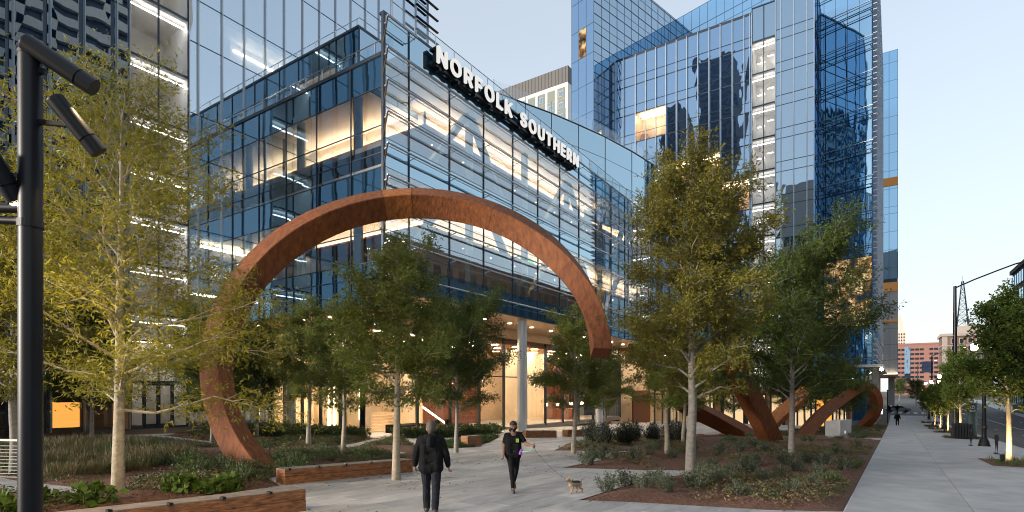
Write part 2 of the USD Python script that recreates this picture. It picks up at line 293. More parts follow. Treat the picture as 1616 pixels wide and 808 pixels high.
for i in range(-30, 40):
    off = rng.random() * L
    for j in range(-12, 26):
        x0, y0 = -9 + i * W, 4 + j * L + off
        q = Polygon([(x*ca - y*sa, x*sa + y*ca) for x, y in ((x0, y0), (x0+W-.012, y0), (x0+W-.012, y0+L-.012), (x0, y0+L-.012))])
        q = q.intersection(paved)
        if q.is_empty or q.area < .02 or q.geom_type != 'Polygon': continue
        c = q.centroid; fw = -c.x * SN + c.y * CS; u = (c.x * CS + c.y * SN) / max(fw, .1)
        if fw < 8 or abs(u) > 1.2: continue
        near.append((fw, q))
near.sort(key=lambda t: t[0])
rest = {0: MB(), 1: MB(), 2: MB(), 3: MB()}
for k, (fw, q) in enumerate(near):
    q = q.simplify(.001); mi = rng.integers(4); dz = -.002 * rng.random()
    if k < 299: put('slab', sheet(q, dz, .012), Mx[f'slab_{mi}'], pz)
    else: rest[mi].add(*sheet(q, dz))
for mi, mb in rest.items():
    if mb.n: mb.build('distant_slabs', Mx[f'slab_{mi}'], pz, kind='stuff')
far_paving = paved.difference(sbox(-60, -60, 60, 4)).difference(shapely.unary_union([q for _, q in near]).buffer(.02))
put('building_apron', sheet(far_paving, -.008), Mx['slab_3'], kind='structure')
def bed(name, poly, amp, mound):                         # bark mulch: a bumpy sheet a little below the paving edge
    inner = poly.buffer(-.02); x0, y0, x1, y1 = inner.bounds
    st = .3; pts = [(x, y) for x in np.arange(x0, x1, st) for y in np.arange(y0, y1, st)]
    pts = [p for p in pts if inner.contains(shapely.Point(p))]
    bd = [inner.exterior.interpolate(d).coords[0] for d in np.arange(0, inner.exterior.length, .3)] + list(inner.exterior.coords)[:-1]
    allp = np.array(pts + bd)
    from scipy.spatial import Delaunay
    D = Delaunay(allp); tri = D.simplices; cen = allp[tri].mean(1)
    ok = shapely.contains_xy(poly.buffer(.01), cen[:, 0], cen[:, 1]); tri = tri[ok]
    dist = np.array([inner.exterior.distance(shapely.Point(p)) for p in allp])
    h = meshkit.fbm(np.c_[allp * 1.3, np.zeros(len(allp))], 3, 3)
    z = gz(allp[:, 1]) - .02 + np.minimum(dist, .5) * amp * h * 1.6 + np.minimum(dist, 6) * mound
    v = np.c_[allp, z]
    c = np.cross(v[tri[:, 1]] - v[tri[:, 0]], v[tri[:, 2]] - v[tri[:, 0]])[:, 2]
    tri = np.where((c < 0)[:, None], tri[:, ::-1], tri)
    put(name, (v, tri), Mx['mulch'], smooth=True, kind='structure')
    from scipy.interpolate import LinearNDInterpolator
    return LinearNDInterpolator(D, z)
def bedz(fn, x, y):
    z = fn(x, y); return float(z) if np.isfinite(z) else float(gz(y))
ZR = bed('mulch_bed', BED_R, .25, .012); ZR2 = bed('mulch_bed', BED_R2, .2, .01)
ZL = bed('mulch_bed', BED_L.difference(shapely.unary_union(PATHS_L)).buffer(0) if BED_L.difference(shapely.unary_union(PATHS_L)).geom_type == 'Polygon' else max(BED_L.difference(shapely.unary_union(PATHS_L)).geoms, key=lambda g: g.area), .25, .03)
ZM = bed('mulch_bed', BED_M, .2, .01)
_bl = BED_L.difference(shapely.unary_union(PATHS_L))
BEDL_PARTS = sorted(getattr(_bl, 'geoms', [_bl]), key=lambda g: -g.area)
for gm in BEDL_PARTS[1:]:
    if gm.area > .5: put('mulch_bed', sheet(gm, -.004), Mx['mulch'], kind='structure')

# ------------------------------------------------------------------ buildings
prng = np.random.default_rng(21)
def facade(th, O, U, N, us, zs, pick, mw=.06, md=.10, tw=.05, td=.05, mmat='frame', tmat='frame', zt=None, mull=True, tilt=.003, noT=()):
    O, U, N = (np.array([*q, 0.]) for q in (O, U, N)); Zv = np.array([0, 0, 1.])
    for i in range(len(us) - 1):
        for j in range(len(zs) - 1):
            m = pick(i, j)
            if m is None: continue
            a, b, z0, z1 = us[i], us[i+1], zs[j], zs[j+1]
            off = prng.normal(0, tilt, 4)
            c = [O + U*u + Zv*z + N*o for (u, z), o in zip(((a, z0), (b, z0), (b, z1), (a, z1)), off)]
            if np.dot(np.cross(c[1]-c[0], c[3]-c[0]), N) < 0: c = c[::-1]
            put('pane', (np.array(c), np.array([[0,1,2],[0,2,3]])), Mx[m], th)
    if mull:
        for u in us:
            MB().bar(O + U*u + N*(md/2-.02) + Zv*zs[0], O + U*u + N*(md/2-.02) + Zv*zs[-1], mw, md, up=N).build('mullion', Mx[mmat], th)
    for k, z in enumerate(zs if zt is None else zt):
        if k in noT: continue
        MB().bar(O + U*us[0] + N*(td/2-.03) + Zv*z, O + U*us[-1] + N*(td/2-.03) + Zv*z, td, tw).build('transom', Mx[tmat], th)

# --- the glass-fronted block with the sign
X0, Y0 = -21.0, 19.67
YE = 21.49 + 3.365 * 12
bl = thing('office_block', 'glass corner office block with lit timber interior above a tall lobby, behind the rusty arch', 'building')
usR = [0] + [21.49 - Y0 + 3.365*k for k in range(13)]
zsR = [7.35, 8.83, 10.44, 12.04, 13.65, 15.13, 16.74, 18.34, 19.95, 21.44]
facade(bl, (X0, Y0), (0, 1), (1, 0), usR, zsR, lambda i, j: 'glass_spandrel_dark' if j == 0 else 'glass_spandrel' if j in (4, 8) else 'glass_front', mw=.06, md=.08, tw=.03, td=.04)
usL = [0, 2.45, 5.35, 8.2, 11.0, 13.98]
zsL = [6.52, 8.05, 8.83, 10.4, 12.04, 13.62, 14.36, 15.75, 17.75, 19.3]
facade(bl, (X0, Y0), (-1, 0), (0, -1), usL, zsL, lambda i, j: 'glass_spandrel_dark' if j in (0, 1, 4, 8) else 'glass_side', mw=.05, md=.07)
MB().box(X0-.12, X0+.04, Y0-.04, Y0+.12, 6.52, 21.46).build('corner_post', Mx['frame'], bl)
MB().box(X0-.3, X0+.02, Y0, YE, 21.45, 21.58).build('coping', Mx['panel_dark'], bl)
MB().box(X0-14, X0-.13, Y0-.06, Y0+.4, 19.31, 19.5).build('coping', Mx['panel_dark'], bl)
# sunshades: tubes carried on brackets in front of the long side
for k, z in enumerate([8.08, 9.77, 11.4, 13.0, 14.6, 16.2, 17.8, 19.4, 20.98]):
    spans = [(Y0 - .25, YE)] if z < 20 else [(Y0 - .25, 21.6), (41.6, YE)]
    for a, b in spans:
        MB().tube([(X0+.55, a, z), (X0+.55, b, z)], .05, 6).build('sunshade_rail', Mx['steel'], bl)
        if z > 11: MB().tube([(X0+.34, a+.1, z-.03), (X0+.34, b, z-.03)], .022, 5).build('sunshade_rail', Mx['fin'], bl)
        br = MB()
        for u in usR:
            if a - .1 <= Y0+u <= b + .2: MB().bar((X0+.05, Y0+u, z-.12), (X0+.6, Y0+u, z), .02, .05).build('bracket', Mx['fin'], bl)
    MB().bar((X0+.55, Y0-.22, z-.03), (X0+.02, Y0-.03, z-1.15), .05, .09).build('brace_arm', Mx['bronze'], bl)
# floors, ceilings, coves
for zf, zc in ((8.75, 13.66), (15.05, 19.96)):
    MB().box(-35, X0-.15, Y0+.15, YE, zf-.25, zf).build('floor_slab', Mx['floor_in'], bl)
    MB().box(-35, X0-.15, Y0+.15 if zc < 15 else 21.3, YE, zc, zc+.2).build('ceiling', Mx['ceiling_white'], bl)
    zd = zc - 1.12
    MB().box(-35, -24.0, 26.0, YE, zd, zd+.12).build('dropped_ceiling', Mx['ceiling_wood'], bl)
    MB().box(-24.12, -24.0, 26.0, YE, zd+.12, zc).build('cove_wall', Mx['ceiling_white'], bl)
    MB().box(-35, -24.0, 26.0, 26.12, zd+.12, zc).build('cove_wall', Mx['ceiling_white'], bl)
    MB().box(-23.99, -23.72, 25.72, YE, zd, zd+.04).build('cove_ledge', Mx['ceiling_wood'], bl)
    MB().box(-35, -23.72, 25.72, 25.99, zd, zd+.04).build('cove_ledge', Mx['ceiling_wood'], bl)
    MB().box(-23.74, -23.71, 25.71, YE, zd, zd+.14).build('cove_ledge', Mx['ceiling_wood'], bl)
    MB().box(-35, -23.72, 25.70, 25.73, zd, zd+.14).build('cove_ledge', Mx['ceiling_wood'], bl)
    MB().box(-23.9, -23.8, 25.8, YE-.3, zd+.05, zd+.09).build('light_strip', Mx['led_cove'], bl)
    MB().box(-34.9, -23.95, 25.82, 25.92, zd+.05, zd+.09).build('light_strip', Mx['led_cove'], bl)
    MB().box(-27.4, -27.2, 28.0, YE, zf, zd).build('inner_wall', Mx['wall_wood'], bl)
    MB().box(-35, -27.2, 28.0, 28.2, zf, zd).build('inner_wall', Mx['wall_wood'], bl)
    for y in np.arange(28, 60, 3.4):
        for x in (-25.2,): MB().lathe([(0, -.02), (.05, -.02), (.05, 0)], (x, y, zd), 8).build('downlight', Mx['led_white'], bl)
    for x in (-27.5, -31): MB().lathe([(0, -.02), (.07, -.02), (.07, 0)], (x, 27.6, zd), 8).build('downlight', Mx['led_white'], bl)
    for y in (Y0+1.2,): MB().box(-32.6, -31.4, y, y+.07, zc-.05, zc-.01).build('light_strip', Mx['led_white'], bl)
    for q in ((-26.3, 22.6), (-31.9, 22.6)): MB().lathe([(.28, zf), (.28, zc)], (*q, 0), 14).build('column', Mx['brace'], bl)
    for y in np.arange(28.2, YE, 6.73): MB().box(-22.35, -21.95, y-.16, y+.16, zf, zc).build('column', Mx['brace'], bl)
    # railing of slats deeper in
    for y in np.arange(25.0, 36, .16): MB().bar((-24.6, y, zf), (-24.6, y+.55, zf+1.25), .03, .06).build('slat', Mx['wall_red'], bl) if zf < 10 else None
    MB().box(-24.62, -24.58, 25, 36.5, zf+1.25, zf+1.31).build('handrail', Mx['frame'], bl)
for y in (21.4, 34.9, 48.4):
    for sgn in ((-1, 1) if y > 25 else (1,)): MB().bar((-22.1, y + sgn*.25, 8.8), (-22.1, y + sgn*4.1, 13.6), .34, .42, up=(1, 0, 0)).build('diagonal_brace', Mx['brace'], bl)
for y in (28.1, 41.6, 55.0):
    for sgn in (-1, 1): MB().bar((-22.1, y + sgn*4.1, 15.1), (-22.1, y + sgn*.25, 19.9), .34, .42, up=(1, 0, 0)).build('diagonal_brace', Mx['brace'], bl)
MB().box(-24.15, -23.95, 37.2, 39.2, zsR[1]+3.9, zsR[1]+4.05).build('exit_sign', Mx['exit_green'], bl)
MB().box(-24.1, -23.98, 42.2, 42.55, 18.2, 18.45).build('exit_sign', Mx['exit_green'], bl)
# roof, roof rails
MB().box(-35, X0-.15, 21.3, YE, 20.2, 20.3).build('roof', Mx['core_dark'], bl)
MB().box(-35, X0-.15, Y0+.12, 21.3, 19.2, 19.3).build('ceiling', Mx['ceiling_white'], bl)
MB().box(-35, X0-.15, 21.22, 21.3, 19.2, 20.2).build('terrace_step', Mx['core_dark'], bl)
MB().tube([(-35, Y0+.1, 20.2), (X0-.2, Y0+.1, 20.2)], .03, 5).build('roof_rail', Mx['steel'], bl)
for x in np.arange(-34.6, -21, 1.43):
    MB().box(x-.02, x+.02, Y0+.08, Y0+.12, 19.5, 20.2).build('roof_rail_post', Mx['steel'], bl)
    put('roof_rail_pane', (np.array([(x+.05, Y0+.1, 19.56), (x+1.35, Y0+.1, 19.56), (x+1.35, Y0+.1, 20.12), (x+.05, Y0+.1, 20.12)]), np.array([[0,1,2],[0,2,3]])), Mx['glass_clear'], bl)
for y in np.arange(Y0+.8, YE, 1.7):
    MB().box(X0-.24, X0-.2, y-.02, y+.02, 21.55, 22.6).build('roof_rail_post', Mx['steel'], bl)
    put('roof_rail_pane', (np.array([(X0-.22, y+.05, 21.6), (X0-.22, y+1.62, 21.6), (X0-.22, y+1.62, 22.55), (X0-.22, y+.05, 22.55)]), np.array([[0,1,2],[0,2,3]])), Mx['glass_clear'], bl)
MB().tube([(X0-.22, Y0+.8, 22.6), (X0-.22, YE, 22.6)], .025, 5).build('roof_rail', Mx['steel'], bl)
MB().box(X0-.2, X0-.1, Y0+.2, YE, 19.97, 21.4).build('parapet_back', Mx['core_dark'], bl)
MB().box(-35, X0-.1, YE, YE+.2, 7.35, 21.44).box(-35, -25.8, YE, YE+.2, -1.5, 7.35).build('end_wall', Mx['panel_dark'], bl)
# soffit and lobby
MB().box(-26.0, X0-.02, Y0+.02, YE, 7.30, 7.345).build('soffit', Mx['soffit'], bl)
MB().box(-35, -26.02, Y0+.02, YE, 6.47, 6.515).build('soffit', Mx['soffit'], bl)
MB().box(-26.02, -25.9, Y0+.05, YE, 6.5, 7.3).build('soffit_fascia', Mx['soffit'], bl)
for y in np.arange(22, 58, 3.2): MB().lathe([(0, -.02), (.15, -.02), (.15, 0)], (-23.4, y, 7.30), 8).build('downlight', Mx['led_cove'], bl)
for x in np.arange(-34, -26.4, 2.4): MB().lathe([(0, -.02), (.09, -.02), (.09, 0)], (x, 20.9, 6.47), 8).build('downlight', Mx['led_warm'], bl)
LX, LY = -25.7, 22.4
usl = [0, 4.6, 8.0, 11.4, 14.8, 18.2, 21.6, 25.0, 28.4, 31.8, 35.2, 39.3]
facade(bl, (LX, LY), (0, 1), (1, 0), usl, [-1.0, 3.3, 6.45], lambda i, j: 'glass_lobby', mw=.11, md=.22, tw=.08, td=.1)
facade(bl, (LX, LY), (-1, 0), (0, -1), [0, 1.9, 3.8, 5.7, 7.6, 9.3], [-.8, 6.45], lambda i, j: 'glass_lobby', mw=.10, md=.2, tw=.08, td=.1)
MB().box(-35, LX+.1, LY-.1, YE, -1.3, -.86).build('lobby_floor', Mx['floor_in'], bl)
MB().box(-35, LX-.1, LY+.1, YE, 6.0, 6.4).build('lobby_ceiling', Mx['ceiling_wood'], bl)
MB().box(-34.8, -34.6, LY, YE, -.86, 6).build('lobby_wall', Mx['wall_cream'], bl)
MB().box(-31.4, -31.2, 32.2, 41.5, -.86, 5.2).build('lobby_wall', Mx['wall_red'], bl)
MB().box(-29.2, -29.0, 42.5, 50, -.86, 6).build('lobby_wall', Mx['wall_cream'], bl)
MB().box(-32.0, -31.8, 50, YE, -.86, 6).build('lobby_wall', Mx['wall_red'], bl)
MB().box(-34.6, -28.6, 25.6, 25.8, -.86, 6).build('lobby_wall', Mx['wall_cream'], bl)
MB().box(-29.6, -29.4, 29.3, 31.6, -.86, 3.4).build('lobby_wall', Mx['wall_cream'], bl)
for x, z0, z1 in ((-33.9, .2, 3.2), (-32.9, -.4, 3.6), (-32.3, -.4, 3.6), (-29.6, .2, 3.0)): MB().box(x, x+.12, 25.5, 25.56, z0, z1).build('light_strip', Mx['led_warm'], bl)
for k in range(7): MB().box(-31.8+.38*k, -31.4+.38*k, 26.2, 31.2, -.86, -.66 + .19*(6-k)).build('stair_step', Mx['wall_cream'], bl)
MB().bar((-27.9, 30.0, .95), (-27.9, 32.9, -.55), .08, .09).build('lit_handrail', Mx['led_warm'], bl)
MB().box(-28.05, -27.95, 29.9, 33.0, -.86, -.5).build('stair_wall', Mx['wall_cream'], bl)
MB().box(-28.2, -26.5, 26.6, 29.4, -.86, -.2).build('sofa', Mx['cloth_black'], bl)
for k, y in enumerate((30.2, 31.3)): MB().box(-26.9, -26.4, y, y+.5, -.5, -.42).box(-26.9, -26.84, y, y+.5, -.42, 0).box(-26.7, -26.6, y+.2, y+.3, -.86, -.5).build('chair', Mx['cloth_black'], bl)
MB().box(-30.5, -26.5, 51, 51.8, -.86, .25).build('reception_desk', Mx['wall_red'], bl)
for y in (47.2, 49.6, 52.6, 55.2): MB().lathe([(0, 0), (.16, .05), (.2, .3), (0, .32)], (-27.4, y, .6), 10).build('table_lamp', Mx['lamp_warm'], bl)
for y in np.arange(24.5, 57, 3.2):
    for x in (-26.6, -28.6, -31.0): MB().lathe([(0, -.03), (.30, -.03), (.30, 0)], (x, y, 6.0), 10).build('downlight', Mx['led_lobby'], bl)
for k in range(7): MB().lathe([(0, -.05), (.05, 0), (0, .05)], (-27 - .3*k, 31 + .6*k, 4.6 + .12*math.sin(k)), 6).build('pendant_bulb', Mx['led_warm'], bl)
MB().box(-25.9, -25.85, 33.9, 34.2, 3.35, 3.5).build('exit_sign', Mx['exit_green'], bl)
for x, y in ((-21.7, 33.88), (-21.7, 47.3)):
    MB().lathe([(.35, -1.5), (.35, 7.3)], (x, y, 0), 24).build('column', Mx['column_white'], bl, smooth=40)
    MB().lathe([(.5, gz(y)), (.5, gz(y)+.12), (.42, gz(y)+.12)], (x, y, 0), 24).build('column_base', Mx['frame'], bl)
for x in (-34.6, -30.6): MB().lathe([(.3, -.9), (.3, 6.5)], (x, 21.0, 0), 20).build('column', Mx['steel'], bl, smooth=40)
mb = MB()                                               # wall lettering on the lobby's dark wall: a faint mark of white strokes
for dy in (34.4, 35.1, 35.8): mb.bar((-31.15, dy, 1.7), (-31.15, dy+.3, 2.3), .02, .08).bar((-31.15, dy+.3, 2.3), (-31.15, dy+.55, 1.7), .02, .08)
mb.box(-31.17, -31.13, 34.3, 36.5, 1.35, 1.45); mb.build('wall_sign', Mx['fin'], bl)

lk = thing('lobby_link', 'low warm lit glazed link under the curved storeys, right of the arch end', 'building')
facade(lk, (-21.6, 62.15), (0, 1), (1, 0), [0, 2.8, 5.6, 8.4, 11.2, 14.0], [-2.3, 2.6, 7.3], lambda i, j: 'glass_lobby', mw=.1, md=.18, tw=.08, td=.1)
facade(lk, (-21.6, 62.15), (0, 1), (1, 0), [0, 2.8, 5.6, 8.4, 11.2, 14.0], [7.35, 11, 15, 19], lambda i, j: 'glass_spandrel_dark', mw=.06, md=.08, tw=.04, td=.05)
MB().box(-27, -21.7, 62.2, 76.2, -2.5, -2.3).build('floor_slab', Mx['floor_in'], lk); MB().box(-27, -21.7, 62.2, 76.2, 6.9, 7.3).build('ceiling', Mx['ceiling_wood'], lk)
MB().box(-27.2, -27, 62.2, 76.2, -2.3, 6.9).box(-27, -21.7, 76.2, 76.4, -2.3, 19).box(-27, -21.7, 62.2, 62.35, 7.3, 19).build('lobby_wall', Mx['wall_cream'], lk)
MB().box(-25.4, -25.2, 65, 71, -2.3, 2.2).build('wood_screen', Mx['wall_red'], lk)
for y in (64, 67, 70, 73, 75.4): MB().lathe([(0, -.03), (.28, -.03), (.28, 0)], (-24, y, 6.9), 10).build('downlight', Mx['led_lobby'], lk)
# --- set-back roof storey
ph = thing('roof_storey', 'set back glazed roof storey behind the roof rail of the corner block', 'roof storey')
facade(ph, (-24.6, 21.2), (-1, 0), (0, -1), [0, 2.0, 3.6, 5.6, 7.6, 9.0, 10.4], [19.6, 21.3, 22.85], lambda i, j: 'glass_spandrel_dark' if (i, j) not in ((1, 0), (2, 0)) else 'glass_side', mw=.05, md=.06)
facade(ph, (-24.6, 21.2), (0, 1), (1, 0), [0, 3, 6, 9, 12, 15, 17.3], [19.6, 21.3, 22.85], lambda i, j: 'glass_mirror', mw=.05, md=.06)
MB().box(-35, -24.6, 21.15, 38.5, 22.86, 23.0).build('coping', Mx['panel_dark'], ph)
MB().box(-35, -25.4, 24.0, 24.1, 20.3, 22.8).build('inner_wall', Mx['wall_wood'], ph)
MB().box(-34, -26.2, 23.7, 23.95, 21.6, 21.66).build('light_strip', Mx['led_warm'], ph)
MB().tube([(-35, 21.4, 23.6), (-24.8, 21.4, 23.6), (-24.8, 38.5, 23.6)], .025, 5).build('roof_rail', Mx['steel'], ph)
for x in np.arange(-34.5, -24.7, 1.9): MB().box(x-.02, x+.02, 21.38, 21.42, 23, 23.6).build('roof_rail_post', Mx['steel'], ph)

# --- curved upper storeys beyond
cv = thing('curved_storey', 'blue curved glass upper storeys rising behind the sign parapet', 'upper storey')
cpts = np.array([(-27.6, 38.6), (-26.4, 41.8), (-25.3, 44.6), (-24.2, 48.0), (-23.1, 51.8), (-22.1, 56.5), (-21.3, 61.7), (-20.9, 68), (-21.0, 78)])
for k in range(len(cpts) - 1):
    a, b = cpts[k], cpts[k+1]; u = (b - a) / np.linalg.norm(b - a); n = np.array([u[1], -u[0]]); Ls = np.linalg.norm(b - a)
    facade(cv, a, u, n, [0, Ls], [19, 21.6, 23.7, 25.8, 28.0], lambda i, j: 'glass_spandrel', mw=.05, md=.05, tw=.04, td=.04)
    MB().bar((*a, 28.03), (*b, 28.03), .2, .05).build('coping', Mx['fin'], cv)
    for t in (0, .5): q = lrp(a, b, t); MB().box(q[0]-.02, q[0]+.02, q[1]-.02, q[1]+.02, 28.1, 29.1).build('roof_rail_post', Mx['steel'], cv)
    put('roof_rail_pane', (np.array([(*a, 28.15), (*b, 28.15), (*b, 29.05), (*a, 29.05)]), np.array([[0,1,2],[0,2,3]])), Mx['glass_clear'], cv)
rp = np.vstack([cpts, [(-35, 78), (-35, 38.6)]])
put('roof', trimesh.creation.extrude_polygon(Polygon(rp).buffer(-.1), .1).apply_translation((0, 0, 27.8)), Mx['core_dark'], cv)
MB().box(-35, -27.6, 38.5, 38.6, 19, 28).build('end_wall', Mx['glass_mirror_blue'], cv)

# --- left tower
TX = -35.0
lt = thing('office_tower', 'tall glass office tower with a white lit stair bay, left of the corner block', 'building')
ra = [1.6, 3.1, 4.6, 6.1, 7.62, 8.76, 10.19, 11.63, 13.12, 13.73]
zt_ = [.0, 4.9, 9.1, 12.1, 16.5, 19.2, 23.6, 26.3, 30.7, 33.4, 37.8, 44]
facade(lt, (TX, 0), (0, 1), (1, 0), [0] + ra, zt_, lambda i, j: 'glass_lobby' if j == 0 else 'glass_mirror', mw=.05, md=.16, mmat='fin', zt=[4.9, 9.1, 12.1, 16.5, 19.2, 23.6, 26.3, 30.7])
for y in (8.55, 10.0, 11.5, 12.95): MB().box(TX, TX+.22, y-.04, y, 0, 44).build('fin', Mx['frame'], lt)
zb = [.02, 2.62, 5.0, 6.57, 9.4, 12.2, 15.0, 17.9, 21.2, 24.7, 28.2, 31.7, 35.2]
facade(lt, (TX, 13.73), (0, 1), (1, 0), [0, 1.5, 3.17], zb, lambda i, j: None if j == 0 else 'glass_clear', mw=.07, md=.1, tw=.11, td=.1)
for k, z in enumerate(zb[3:] ):
    MB().box(TX-3.2, TX-.15, 13.8, 16.9, z-.16, z-.02).build('stair_landing', Mx['wall_white'], lt)
    MB().box(TX-.34, TX-.26, 13.85, 16.85, z-.50, z-.46).build('light_strip', Mx['led_bay'], lt)
MB().box(TX-3.4, TX-3.2, 13.73, 16.9, 0, 36).build('stair_wall', Mx['wall_white'], lt)
MB().box(TX-3.4, TX-.02, 13.71, 13.76, 0, 36).build('stair_wall', Mx['wall_white'], lt)
MB().box(TX-3.4, TX-.02, 16.87, 16.92, 0, 36).build('stair_wall', Mx['wall_white'], lt)
MB().box(TX-3.2, TX-.1, 13.8, 16.9, 5.2, 5.3).build('lobby_ceiling', Mx['wall_white'], lt)
MB().box(TX-2.2, TX-2.1, 13.9, 16.8, 5.1, 5.16).build('light_strip', Mx['led_white'], lt)
dr = MB()
door = MB().box(TX-.06, TX+.04, 14.40, 14.46, .02, 2.6).box(TX-.06, TX+.04, 13.76, 13.84, .02, 2.6).box(TX-.06, TX+.04, 16.0, 16.08, .02, 2.6).box(TX-.06, TX+.04, 16.8, 16.88, .02, 2.6).box(TX-.06, TX+.05, 13.76, 16.88, 2.6, 2.72)
door.build('door_frame', Mx['frame'], lt)
for a, b in ((14.48, 15.22), (15.25, 15.99)):
    dm = MB().box(TX-.05, TX+.03, a, a+.09, .03, 2.56).box(TX-.05, TX+.03, b-.09, b, .03, 2.56).box(TX-.05, TX+.03, a, b, .03, .22).box(TX-.05, TX+.03, a, b, 2.44, 2.56)
    d = dm.build('door', Mx['frame'], lt)
    MB().box(TX+.04, TX+.07, a+.1, b-.1, 1.05, 1.10).build('push_bar', Mx['steel'], d)
    put('door_pane', (np.array([(TX-.01, a+.09, .22), (TX-.01, b-.09, .22), (TX-.01, b-.09, 2.44), (TX-.01, a+.09, 2.44)]), np.array([[0,1,2],[0,2,3]])), Mx['glass_lobby'], d)
rc = [0, .56, 2.04, 3.52, 5.03, 6.48, 7.97, 9.42, 10.9, 12.38, 13.87, 15.35, 16.83, 18.3, 19.8, 21.4]
LIT = {(4, 6), (5, 6), (5, 5), (6, 6)}
facade(lt, (TX, 16.92), (0, 1), (1, 0), rc, [.0, 4.9, 9.1, 12.1, 16.5, 19.2, 23.6, 26.3, 30.7, 33.4, 37.8, 42.2, 49.3], lambda i, j: ('glass_lobby' if i < 2 else None) if j == 0 else (None if i > 5 and j < 4 else 'glass_tower'), mw=.06, md=.15, mmat='fin', zt=[4.9, 9.1, 12.1, 16.5, 19.2, 23.6, 26.3, 30.7, 33.4, 37.8])
for k, z in enumerate((12.0, 19.1, 26.2, 33.3)):
    MB().box(-58, TX-.2, 17, 38.2, z-.3, z).build('floor_slab', Mx['ceiling_white'], lt)
MB().box(-40.2, -40, 17, 38.2, 4, 48).build('inner_wall', Mx['brace'], lt)
MB().box(TX-1.6, TX-1.5, 20.6, 26.0, 25.3, 25.42).build('light_strip', Mx['led_room'], lt)
MB().box(TX-1.7, TX-1.6, 20.4, 26.2, 24.6, 25.95).build('cove_wall', Mx['ceiling_white'], lt)
MB().box(TX-1.2, TX-1.1, 18.2, 21.8, 11.35, 11.5).build('light_strip', Mx['led_cove'], lt)
MB().box(TX-1.0, TX-.92, 17.3, 19.4, 8.2, 8.32).build('light_strip', Mx['led_cove'], lt)
# closed back of the tower, its far end glazed
MB().box(-58, -57.8, -2, 38.3, 0, 50).box(-58, TX-.1, -.1, .1, 0, 50).box(-58, TX-.1, 0, 38.3, 49.4, 49.6).build('outer_wall', Mx['panel_dark'], lt)
facade(lt, (TX, 38.34), (-1, 0), (0, 1), list(np.arange(0, 22.5, 1.5)), [19.6, 26.3, 33.4, 40, 49.3], lambda i, j: 'glass_mirror', mw=.06, md=.12)
for z in np.arange(20.2, 48, 1.1): MB().bar((TX+.75, 36.0, z), (TX+.75, 38.9, z), .25, .06).build('shade_fin', Mx['frame'], lt)
# ground floor room glowing orange behind the trees
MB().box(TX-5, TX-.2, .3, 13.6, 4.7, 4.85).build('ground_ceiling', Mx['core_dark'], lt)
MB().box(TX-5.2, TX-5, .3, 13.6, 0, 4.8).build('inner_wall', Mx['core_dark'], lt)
MB().box(TX-2.6, TX-2.5, 11.05, 12.25, .1, 1.5).build('lit_panel', Mx['orange_room'], lt)
MB().box(TX-2.6, TX-2.5, 12.3, 13.4, .0, 1.5).build('wood_panel', Mx['wall_wood'], lt)

# --- right hand complex: midrise, slab and rotated tower
MY = 79.0
md_ = thing('office_midrise', 'blue glass midrise with pale upright fins and a lit stair bay, right of centre', 'building')
fx = [MY * r for r in (-.4236, -.4066, -.3829, -.3631, -.3434, -.3244, -.3051, -.286, -.2667, -.2474, -.2284, -.2087, -.1896, -.1806, -.1771)]
zf_ = [-2.5, 4.5] + [52.6 - 4.35*k for k in range(11, 0, -1)] + [52.6]
us1 = [x - fx[0] for x in fx]
def lvl(z): return int(np.argmin(np.abs(np.array(zf_) - z)))
ROOMS = [(2, 4, lvl(39.5)), (6, 7, lvl(30.8)), (8, 9, lvl(30.8)), (10, 12, lvl(26.5))]
def isroom(i, j): return any(a <= i <= b and j == jj for a, b, jj in ROOMS)
facade(md_, (fx[0], MY), (1, 0), (0, -1), us1, zf_, lambda i, j: 'glass_clear' if isroom(i, j) else 'glass_mirror_blue', mw=.09, md=.34, mmat='fin', tw=.14, td=.06)
for j in range(1, len(zf_)-1): MB().box(fx[0], fx[-1], MY-.05, MY-.01, zf_[j]+1.28, zf_[j]+1.34).build('spandrel_line', Mx['frame'], md_)
for a, b, j in ROOMS:
    x0, x1, z0, z1 = fx[a], fx[b+1], zf_[j], zf_[j+1]
    MB().box(x0, x1, MY+2.6, MY+2.7, z0, z1).box(x0-.02, x0, MY+.1, MY+2.7, z0, z1).box(x1, x1+.02, MY+.1, MY+2.7, z0, z1).box(x0, x1, MY+.1, MY+2.7, z0, z0+.05).box(x0, x1, MY+.1, MY+2.7, z1-.05, z1).build('lit_room', Mx['wall_cream'], md_)
    for k, y in enumerate((MY+.7, MY+1.7)): MB().box(x0+.3, x1-.3, y, y+.15, z1-.35, z1-.25).build('light_strip', Mx['led_room'], md_)
    MB().box(x0+.2, x0+1.1, MY+1.6, MY+2.4, z0+.05, z0+1.7).box(x1-1.9, x1-.9, MY+1.2, MY+1.8, z0+.05, z0+.8).build('cabinet', Mx['wall_wood'], md_)
sx0, sx1 = MY * -.1771, MY * -.1409
zst = [-2.5] + [48.75 - 4.35*k for k in range(11, -1, -1)] + [53.3]
facade(md_, (sx0, MY-.02), (1, 0), (0, -1), [0, (sx1-sx0)*.5, sx1-sx0], zst, lambda i, j: 'glass_mirror' if j >= len(zst)-2 else 'glass_clear', mw=.09, md=.2, tw=.16, td=.1)
